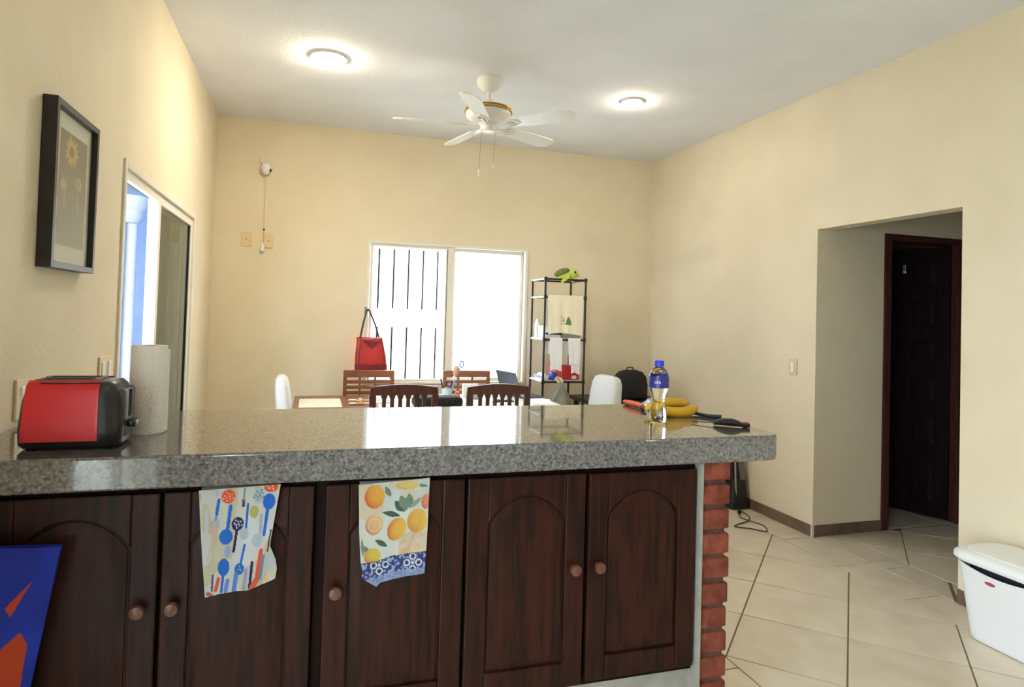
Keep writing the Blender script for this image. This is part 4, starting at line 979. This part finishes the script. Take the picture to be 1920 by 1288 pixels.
place(p1, (0.492, 5.56, 0), 0); place(p2, (1.332, 5.56, 0), 0)

# ---- white covered chairs at the table ends
def covered_chair(label):
    t = T('covered_chair', label, 'chair', (0, 0, 0), group='chairs under white covers at the table ends')
    # built facing -x : back between x=-0.05 and x=0.05
    loops = []
    for z, w_, x, th in ((0.40, 0.205, -0.010, 0.060), (0.60, 0.205, 0.005, 0.056), (0.80, 0.200, 0.025, 0.050), (0.90, 0.190, 0.037, 0.046), (0.945, 0.165, 0.043, 0.038), (0.962, 0.120, 0.046, 0.024), (0.966, 0.06, 0.047, 0.010)):
        n = 40; lp_ = []
        for i in range(n):
            a = 2*math.pi*i/n; ca, sa = math.cos(a), math.sin(a)
            e = lambda c_, k: math.copysign(abs(c_)**k, c_)
            fold = 1+0.05*math.sin(a*9)*(0.97-z)*2
            lp_.append((x+th*e(ca, 0.5)*fold, w_*e(sa, 0.35), z))
        loops.append(lp_)
    O('cover', M().loft(loops), CLOTHW, t, smooth=True, sharp=60)
    O('seat_cover', M().rbox(-0.44, 0.02, -0.205, 0.205, 0.41, 0.47, 0.02), CLOTHW, t, smooth=True)
    for x in (-0.41, 0.0):
        for y in (-0.18, 0.18): O('leg', M().rbox(x-0.018, x+0.018, y-0.018, y+0.018, 0.001, 0.415, 0.003), CHW, t)
    return t
k1 = covered_chair('white cloth covered chair at the right end of the dining table'); k2 = copy_tree(k1); k2['label'] = 'white cloth covered chair at the left end of the dining table'
place(k1, (2.345, 4.93, 0), R(6)); place(k2, (-0.135, 4.92, 0), R(180))

# ---- red handbag on a hook
hb = T('red_handbag', 'red handbag with dark strap hanging beside the window over the chair', 'handbag', (0.52, 5.74, 0.92))
REDL = mat('red_leather', srgb(192, 44, 40), 0.5, srgb(170, 36, 34), 8, bump=0.15, bscale=40); RIM = mat('dark_red', srgb(110, 24, 30), 0.5)
loops = []
for z, w_, d_, x in ((0.922, 0.132, 0.045, 0.520), (0.936, 0.136, 0.052, 0.520), (1.05, 0.132, 0.050, 0.515), (1.14, 0.118, 0.036, 0.508), (1.205, 0.108, 0.020, 0.500)):
    lp_ = []
    for i in range(32):
        a = 2*math.pi*i/32; e = lambda c_: math.copysign(abs(c_)**0.5, c_); q = e(math.cos(a))
        lp_.append((x+w_*q, 5.74+d_*e(math.sin(a)), z+(0.0 if z < 1.2 else 0.012*abs(q)**2-0.030*(1-abs(q)))))
    loops.append(lp_)
O('body', M().loft(loops), REDL, hb, smooth=True, sharp=50)
O('base_band', M().loft([[(0.520+(p[0]-0.520)*1.015, 5.74+(p[1]-5.74)*1.03, z) for p in loops[1]] for z in (0.924, 0.982)], False, False), mat('red_leather_dark', srgb(120, 26, 30), 0.5), hb)
for x0_, x1_ in ((0.428, 0.405), (0.604, 0.640)):
    O('piping', M().tube([(x1_, 5.686, 0.975), (lerp(x1_, x0_, 0.5), 5.698, 1.10), (x0_, 5.722, 1.205)], 0.0035, 6), RIM, hb, smooth=True)
O('inner_lining', M().prism([(0.440, 1.196), (0.52, 1.110), (0.596, 1.192), (0.52, 1.176)], 5.700, 5.712, 'y'), RIM, hb)
O('strap', M().tube([(0.420, 5.74, 1.20), (0.450, 5.80, 1.34), (0.480, 5.865, 1.452), (0.492, 5.868, 1.457), (0.502, 5.865, 1.452), (0.548, 5.80, 1.33), (0.590, 5.74, 1.19)], 0.0085, 8), mat('strap_dark', srgb(58, 42, 40), 0.6), hb, smooth=True)
hk = T('wall_hook', 'small metal hook at the left edge of the far window', 'hook', (0.492, YB, 1.42))
O('plate', M().rbox(0.462, 0.485, YB-0.018, YB-0.011, 1.42, 1.48, 0.002), STEEL, hk)
O('arm', M().tube([(0.474, YB-0.015, 1.462), (0.485, YB-0.05, 1.444), (0.497, YB-0.062, 1.444), (0.502, YB-0.066, 1.466)], 0.004, 8), STEEL, hk, smooth=True)

# ================================================================== SHELF RACK
RX0, RX1, RY0, RY1 = 1.985, 2.372, 5.40, 5.75
rk = T('shelf_rack', 'tall black tube shelf rack to the right of the window', 'rack', (2.18, 5.57, 0))
TUB = mat('rack_black', srgb(30, 24, 24), 0.4)
for x in (RX0, RX1):
    for y in (RY0, RY1): O('post', M().tube([(x, y, 0.001), (x, y, 1.775)], 0.010, 10), TUB, rk, smooth=True)
SHF = mat('shelf_and_lit_rail', srgb(206, 204, 200), 0.5)
for z in (1.775, 1.615, 1.235, 0.860, 0.45, 0.10):
    O('rail', M().tube([(RX0, RY0, z), (RX1, RY0, z)], 0.009, 8), TUB, rk, smooth=True); O('rail', M().tube([(RX0, RY1, z), (RX1, RY1, z)], 0.009, 8), TUB, rk, smooth=True)
    O('rail', M().tube([(RX0, RY0, z), (RX0, RY1, z)], 0.008, 8), SHF, rk, smooth=True); O('rail', M().tube([(RX1, RY0, z), (RX1, RY1, z)], 0.008, 8), TUB, rk, smooth=True)  # window-side rails take the pale shelf colour to look lit
    for x in (RX0, RX1): O('connector', M().tube([(x, RY0, z-0.018), (x, RY0, z+0.018)], 0.0145, 10), TUB, rk, smooth=True)
    if z in (1.235, 0.860, 0.45, 0.10): O('shelf', M().box(RX0+0.004, RX1-0.004, RY0+0.006, RY1-0.004, z+0.006, z+0.013), SHF, rk)
# turtle plush
tt = T('turtle_plush', 'lime green sea turtle plush perched on top of the shelf rack', 'plush toy', (2.20, 5.42, 1.77))
LIME = mat('lime_plush', srgb(206, 214, 92), 0.95, srgb(192, 204, 76), 20, bump=0.3, sheen=0.3); DGR = mat('shell_green', srgb(120, 134, 66), 0.95, srgb(96, 112, 52), 30, bump=0.4)
O('body', M().ell((2.175, 5.42, 1.795), (0.070, 0.050, 0.030), Matrix.Rotation(R(-18), 4, 'Y')), LIME, tt, smooth=True)
O('shell', M().ell((2.150, 5.43, 1.820), (0.076, 0.058, 0.036), Matrix.Rotation(R(-22), 4, 'Y')), DGR, tt, smooth=True)
hd = O('head', M().ell((2.246, 5.40, 1.812), (0.044, 0.040, 0.042)), LIME, tt, smooth=True)
for y in (-1, 1): O('eye', M().ell((2.250, 5.40+y*0.036, 1.824), (0.0105, 0.008, 0.0115)), BLACK, hd, smooth=True)
O('snout', M().ell((2.282, 5.398, 1.802), (0.020, 0.024, 0.020)), LIME, hd, smooth=True)
O('flipper', M().ell((2.165, 5.375, 1.765), (0.058, 0.008, 0.018), Matrix.Rotation(R(-42), 4, 'Y')), LIME, tt, smooth=True)
O('flipper', M().ell((2.262, 5.46, 1.760), (0.044, 0.008, 0.016), Matrix.Rotation(R(60), 4, 'Y')), LIME, tt, smooth=True)
O('tail_flipper', M().ell((2.085, 5.42, 1.800), (0.020, 0.020, 0.008), Matrix.Rotation(R(40), 4, 'Y')), DGR, tt, smooth=True)
tt.location = Vector(tt.location)+Vector((0, 0, 0.018))
# towels hanging on rack
def hung(name, label, x0, x1, zt, zb, y=RY0, col=None, colfn=None, back=0.15, flare=0.0, parent=None):
    def pos(u, v):
        s_ = v*(zt-zb+back); L_ = zt-zb
        x = lerp(x0, x1, u)+flare*(u-0.5)*2*max(0, (L_-s_)/L_-0.0 if 0 else 0)
        fq = (x1-x0)/0.35; wv = 0.006*math.sin(u*11*fq+0.4)+0.004*math.sin(u*23*fq+1)
        if s_ < L_: 
            k_ = s_/L_; return (x+0.010*(1-k_)*math.sin(u*5+1), y-0.0145-(0.008+wv)*0.7*(1-k_), zb+s_+0.012*(1-k_)*math.sin(u*4))
        k_ = (s_-L_)/back
        if k_ < 0.12: 
            a = k_/0.12*math.pi; return (x, y-0.0125*math.cos(a), zt+0.0125*math.sin(a))
        return (x, y+0.0125+0.02*(k_-0.12), zt-back*(k_-0.12))
    nu, nv = 50, 80
    ms, cs = colour_grid(pos, (lambda u, v: colfn(u, 1-v*(zt-zb+back)/(zt-zb))) if colfn else (lambda u, v: srgb(238, 236, 238)), nu, nv, (0.0, -0.0012, 0.0005))
    if parent: return O(name, ms, PRINT, parent, smooth=True, colors=cs)
    return O(name, ms, PRINT, smooth=True, colors=cs, label=label, cat='towel', group='towels drying on the rack')
def treeprint(u, v):
    c = mixc(srgb(246, 238, 214), srgb(238, 228, 200), vnoise(u*5, v*3))
    if 0.54 < v < 0.76 and abs(u-0.60-0.03*(v-0.6)) < 0.012+0.42*(v-0.54)*(1-1.6*max(0, v-0.68)): c = srgb(94, 130, 66)
    if 0.52 < v < 0.78 and 0.36 < u < 0.50 and hsh(math.floor(u*60), math.floor(v*50)) > 0.62: c = srgb(150, 140, 120)
    return c
hung('hanging_towel', 'cream towel with a green tree print hanging on the shelf rack', RX0+0.02, RX1-0.025, 1.622, 1.285, colfn=treeprint, back=0.32)
hung('hanging_towel', 'plain white hand towel hanging on the rack, nearer the window', RX0+0.050, RX0+0.170, 1.243, 0.965)
ht = T('hanging_towel', 'plain white hand towel hanging on the rack, nearer the right post', 'towel', (RX0+0.285, RY0, 0.93), group='towels drying on the rack')
hung('upper_layer', '', RX0+0.225, RX0+0.345, 1.240, 1.010, parent=ht)
hung('lower_layer', '', RX0+0.250, RX0+0.345, 1.238, 0.935, y=RY0+0.0026, parent=ht)
# shelf contents
zt = 1.235+0.0135
bxw = T('appliance_box', 'white product box with a dark stripe on the middle rack shelf', 'box', (2.10, 5.56, zt))
O('carton', M().rbox(2.02, 2.17, 5.46, 5.66, zt, zt+0.105, 0.004), mat('carton_white', srgb(224, 226, 232), 0.6), bxw)
O('stripe', M().box(2.019, 2.171, 5.459, 5.4605, zt+0.030, zt+0.048), BLACK, bxw)
O('white_bottle', M().lathe([(0.020, 0), (0.022, 0.01), (0.022, 0.115), (0.012, 0.140), (0.010, 0.165)], (2.003+0.018, 5.70, zt), 20), WHITE, smooth=True, label='white bottle standing at the window side of the middle rack shelf', cat='bottle')
O('storage_box', M().rbox(2.185, 2.360, 5.46, 5.70, zt, zt+0.085, 0.006), mat('box_beige', srgb(192, 180, 164), 0.7), label='beige storage box half hidden under the tree-print towel', cat='box')
zt = 0.860+0.0135
rb = T('red_box', 'red cardboard box on the lower rack shelf', 'box', (2.24, 5.53, zt))
O('carton', M().rbox(2.130, 2.345, 5.44, 5.66, zt, zt+0.120, 0.003), mat('carton_red', srgb(190, 34, 36), 0.5), rb)
O('printed_label', M().box(2.275, 2.320, 5.4385, 5.4400, zt+0.010, zt+0.040), mat('label_pale', srgb(226, 220, 216), 0.6), rb)
for i in range(3): O('stripe', M().box(2.140+0.016*i, 2.145+0.016*i, 5.4385, 5.4400, zt+0.012, zt+0.095), mat('label_orange', srgb(232, 150, 110), 0.6), rb)
O('blue_packet', M().rbox(2.075, 2.120, 5.425, 5.50, zt, zt+0.075, 0.012), mat('packet_blue', srgb(40, 84, 190), 0.4), smooth=True, label='small blue packet beside the red box', cat='packet')
tr = T('food_tray', 'white foam tray with blue print at the window end of the lower rack shelf', 'tray', (2.03, 5.55, zt))
O('tray', M().loft([[(a, b, z) for a, b in rrect(1.995-k_, 2.068+k_, 5.44-k_, 5.70+k_, 0.02)] for k_, z in ((-0.012, zt), (0.0, zt+0.030), (0.004, zt+0.034), (-0.004, zt+0.034), (-0.016, zt+0.006))], True, True), WHITE, tr, smooth=True)
O('wrapped_food', M().ell((2.03, 5.56, zt+0.035), (0.030, 0.10, 0.022)), mat('foil_white', srgb(224, 226, 226), 0.3), tr, smooth=True)
for i in range(4): O('blue_mark', M().box(1.9905, 1.9925, 5.46+0.05*i, 5.475+0.05*i, zt+0.016, zt+0.030), mat('royal_blue', srgb(32, 66, 190), 0.4), tr)
def gbag(u, v):
    a = 2*math.pi*u; rr = interp([(0, 0.010), (0.15, 0.022), (0.35, 0.055), (0.7, 0.085), (0.92, 0.080), (1, 0.03)], v)*(1+0.12*math.sin(a*5+v*4))
    return (2.135+rr*1.2*math.cos(a), 5.335+rr*0.7*math.sin(a), 0.865-0.30*v)
gb = T('plastic_bag', 'greyish plastic bag hanging from the lower rack shelf', 'bag', (2.135, 5.335, 0.56))
O('bag', M().grid(gbag, 30, 20), mat('bag_grey', srgb(150, 144, 124), 0.4, srgb(112, 112, 112), 9), gb, smooth=True)
O('knot', M().tube([(2.120, 5.345, 0.860), (2.09, 5.37, 0.895), (2.11, 5.392, 0.905), (2.150, 5.375, 0.885), (2.150, 5.345, 0.858)], [0.012, 0.014, 0.010, 0.014, 0.012], 8), mat('bag_pale', srgb(206, 198, 166), 0.5), gb, smooth=True)
# dark low side table in the corner with backpack
sd = T('side_table', 'dark low side table in the far right corner behind the rack', 'table', (2.85, 5.6, 0))
DK = mat('dark_table', srgb(44, 34, 32), 0.4)
O('table_top', M().rbox(2.42, 3.20, 5.30, 5.86, 0.655, 0.690, 0.005), DK, sd)
for x in (2.46, 3.12):
    for y in (5.34, 5.78): O('leg', M().rbox(x, x+0.04, y, y+0.04, 0.001, 0.656, 0.003), DK, sd)
bp = T('backpack', 'black backpack standing on the dark side table behind the bottle', 'backpack', (2.88, 5.48, 0.69))
loops = []
for z, w_, d_ in ((0.692, 0.150, 0.085), (0.71, 0.160, 0.095), (0.82, 0.162, 0.095), (0.90, 0.150, 0.080), (0.945, 0.115, 0.055), (0.962, 0.06, 0.025)):
    loops.append([(2.885+w_*math.copysign(abs(math.cos(a))**0.6, math.cos(a)), 5.48+d_*math.copysign(abs(math.sin(a))**0.6, math.sin(a)), z) for a in [2*math.pi*i/32 for i in range(32)]])
O('main_pack', M().loft(loops), BLACKM, bp, smooth=True, sharp=70)
O('front_pocket', M().rbox(2.775, 2.985, 5.370, 5.42, 0.70, 0.84, 0.025, 3), BLACKM, bp, smooth=True)
O('top_handle', M().tube([(2.85, 5.49, 0.955), (2.86, 5.49, 0.985), (2.91, 5.49, 0.985), (2.92, 5.49, 0.955)], 0.006, 8), BLACKM, bp, smooth=True)
O('small_stool', M().lathe([(0.09, 0.001), (0.10, 0.03), (0.02, 0.06), (0.02, 0.34), (0.11, 0.36), (0.11, 0.40)], (2.62, 5.08, 0), 24), DK, smooth=True, label='little dark pedestal stool in front of the side table', cat='stool')

# ================================================================== RIGHT SIDE
# upright appliance by the right wall
ap = T('upright_appliance', 'black upright electric appliance leaning by the right wall, cord on floor', 'appliance', (3.225, 4.32, 0))
def aloop(z, x0_, x1_, y0_, y1_): return [(a, b, z) for a, b in rrect(x0_, x1_, y0_, y1_, 0.025, 4)]
O('base', M().loft([aloop(0.002, 3.135, 3.295, 4.26, 4.44), aloop(0.05, 3.130, 3.298, 4.255, 4.445), aloop(0.10, 3.150, 3.292, 4.27, 4.43), aloop(0.22, 3.160, 3.290, 4.29, 4.42)]), BLACK, ap, smooth=True)
O('motor_block', M().loft([aloop(0.20, 3.160, 3.275, 4.30, 4.42), aloop(0.30, 3.155, 3.260, 4.31, 4.42), aloop(0.42, 3.160, 3.250, 4.32, 4.41)]), BLACK, ap, smooth=True)
O('grey_panel', M().loft([[(3.235, 4.29, 0.20), (3.292, 4.29, 0.20), (3.292, 4.31, 0.20), (3.235, 4.31, 0.20)], [(3.215, 4.31, 0.40), (3.262, 4.31, 0.40), (3.262, 4.33, 0.40), (3.215, 4.33, 0.40)]]), mat('panel_grey', srgb(112, 108, 104), 0.5), ap, bevel=0.004)
O('tube', M().tube([(3.185, 4.275, 0.06), (3.180, 4.285, 0.22), (3.182, 4.295, 0.36), (3.20, 4.30, 0.395)], 0.007, 8), mat('tube_grey', srgb(150, 146, 136), 0.4), ap, smooth=True)
O('side_knob', M().ell((3.143, 4.30, 0.245), (0.018, 0.02, 0.024)), BLACK, ap, smooth=True)
O('handle', M().tube([(3.205, 4.37, 0.40), (3.20, 4.38, 0.52), (3.20, 4.40, 0.60)], 0.012, 8), BLACK, ap, smooth=True)
cord = [(3.19, 4.30, 0.02), (3.185, 4.20, 0.006), (3.155, 4.08, 0.005), (3.075, 3.995, 0.006), (2.97, 3.955, 0.005), (2.905, 3.915, 0.005), (2.93, 3.885, 0.005), (2.99, 3.845, 0.005), (3.035, 3.785, 0.005), (3.065, 3.775, 0.005), (3.105, 3.83, 0.005), (3.125, 3.905, 0.005), (3.10, 3.98, 0.006), (3.075, 4.02, 0.010), (3.085, 4.10, 0.006), (3.125, 4.155, 0.012)]
def smooth_path(p, n=5):
    P = [Vector(q) for q in p]; out = []
    for i in range(len(P)-1):
        a, b, c, d = P[max(i-1, 0)], P[i], P[i+1], P[min(i+2, len(P)-1)]
        for k_ in range(n):
            t = k_/n; out.append(0.5*((2*b)+(c-a)*t+(2*a-5*b+4*c-d)*t*t+(3*b-a-3*c+d)*t**3))
    out.append(P[-1]); return out
cd = O('cord', M().tube(smooth_path(cord), 0.0042, 6), mat('cord_brown', srgb(72, 60, 48), 0.5), ap, smooth=True)
O('plug', M().tube([(3.122, 4.150, 0.013), (3.132, 4.165, 0.016), (3.140, 4.18, 0.016)], [0.010, 0.016, 0.013], 10), BLACK, cd, smooth=True)

# waste bin
bn_ = T('waste_bin', 'white plastic waste bin with swing lid by the right wall', 'bin', (3.14, 2.09, 0))
n = 7
def bl(z, x0_, x1_, y0_, y1_, r_): return [(a, b, z) for a, b in rrect(x0_, x1_, y0_, y1_, r_, n)]
base = bl(0.002, 3.030, 3.262, 1.93, 2.275, 0.05)
tops = rrect(2.985, 3.290, 1.88, 2.315, 0.065, n)
# finer outline for the dipped rim
def densify(loop, k=6):
    out = []
    for i in range(len(loop)):
        a, b = Vector(loop[i]), Vector(loop[(i+1) % len(loop)])
        m_ = k if (b-a).length > 0.06 else 1
        for j in range(m_): out.append(tuple(a.lerp(b, j/m_)))
    return out
lb = densify(base, 16); lt = densify([(a, b, 0.362) for a, b in tops], 16)
def dip(p):
    if p[0] < 3.06:
        t = (p[1]-1.90)/(2.30-1.90)
        if 0 < t < 1: return (p[0], p[1], p[2]-0.032*math.sin(math.pi*t)**0.8)
    return p
lt2 = [dip(p) for p in lt]; lm = [tuple(Vector(a).lerp(Vector(b), 0.08)) for a, b in zip(lb, lt2)]
li = [tuple(Vector(p).lerp(Vector((3.14, 2.09, p[2])), 0.02)) for p in lt2]; lbi = [(p[0]*0.96+3.14*0.04, p[1]*0.96+2.09*0.04, 0.02) for p in lb]
O('bucket', M().loft([[tuple(Vector(p).lerp(Vector((3.14, 2.09, 0.002)), 0.03)) for p in lb], [(p[0], p[1], 0.008) for p in lb], lm, lt2, li, lbi], True, True), BINW, bn_, smooth=True, sharp=50)
L2 = lambda z, g_: [(a, b, z) for a, b in rrect(2.965-g_, 3.300+min(g_, 0.006), 1.862-g_, 2.332+g_, 0.10, n)]
O('lid_rim', M().loft([L2(0.366, 0.0), L2(0.374, 0.006), L2(0.392, 0.004), L2(0.408, -0.014), L2(0.412, -0.030)], True, True), BINW, bn_, smooth=True, sharp=50)
L3 = lambda z, g_: [(a, b, z) for a, b in rrect(2.998+g_, 3.268-g_, 1.90+g_, 2.294-g_, 0.09-g_, n)]
O('swing_flap', M().loft([L3(0.4125, 0.0), L3(0.4165, 0.002), L3(0.419, 0.012), L3(0.4205, 0.05)], True, True), BINW, bn_, smooth=True, sharp=50)
O('inner_shadow', M().loft([[(a, b, z) for a, b in rrect(3.02, 3.262, 1.92, 2.282, 0.06, n)] for z in (0.10, 0.355)], True, True), mat('bin_inner_shade', srgb(30, 32, 44), 0.6), bn_)  # dark block stands in for the shade inside the bin
BMT = Matrix.Translation((2.9895, 2.135, 0.298)) @ Matrix.Rotation(R(-7), 4, 'Y') @ Matrix.Rotation(R(-90), 4, 'Z') @ Matrix.Rotation(R(90), 4, 'X') @ Matrix.Diagonal((1, 0.34, 1, 1))
O('oval_badge', M().lathe([(0.024, 0.0), (0.024, 0.002), (0.022, 0.0025)], n=24).xf(BMT), mat('badge_red', srgb(196, 60, 84), 0.5), bn_)
bn_.location = Vector(bn_.location)+Vector((-0.025, 0.03, 0))
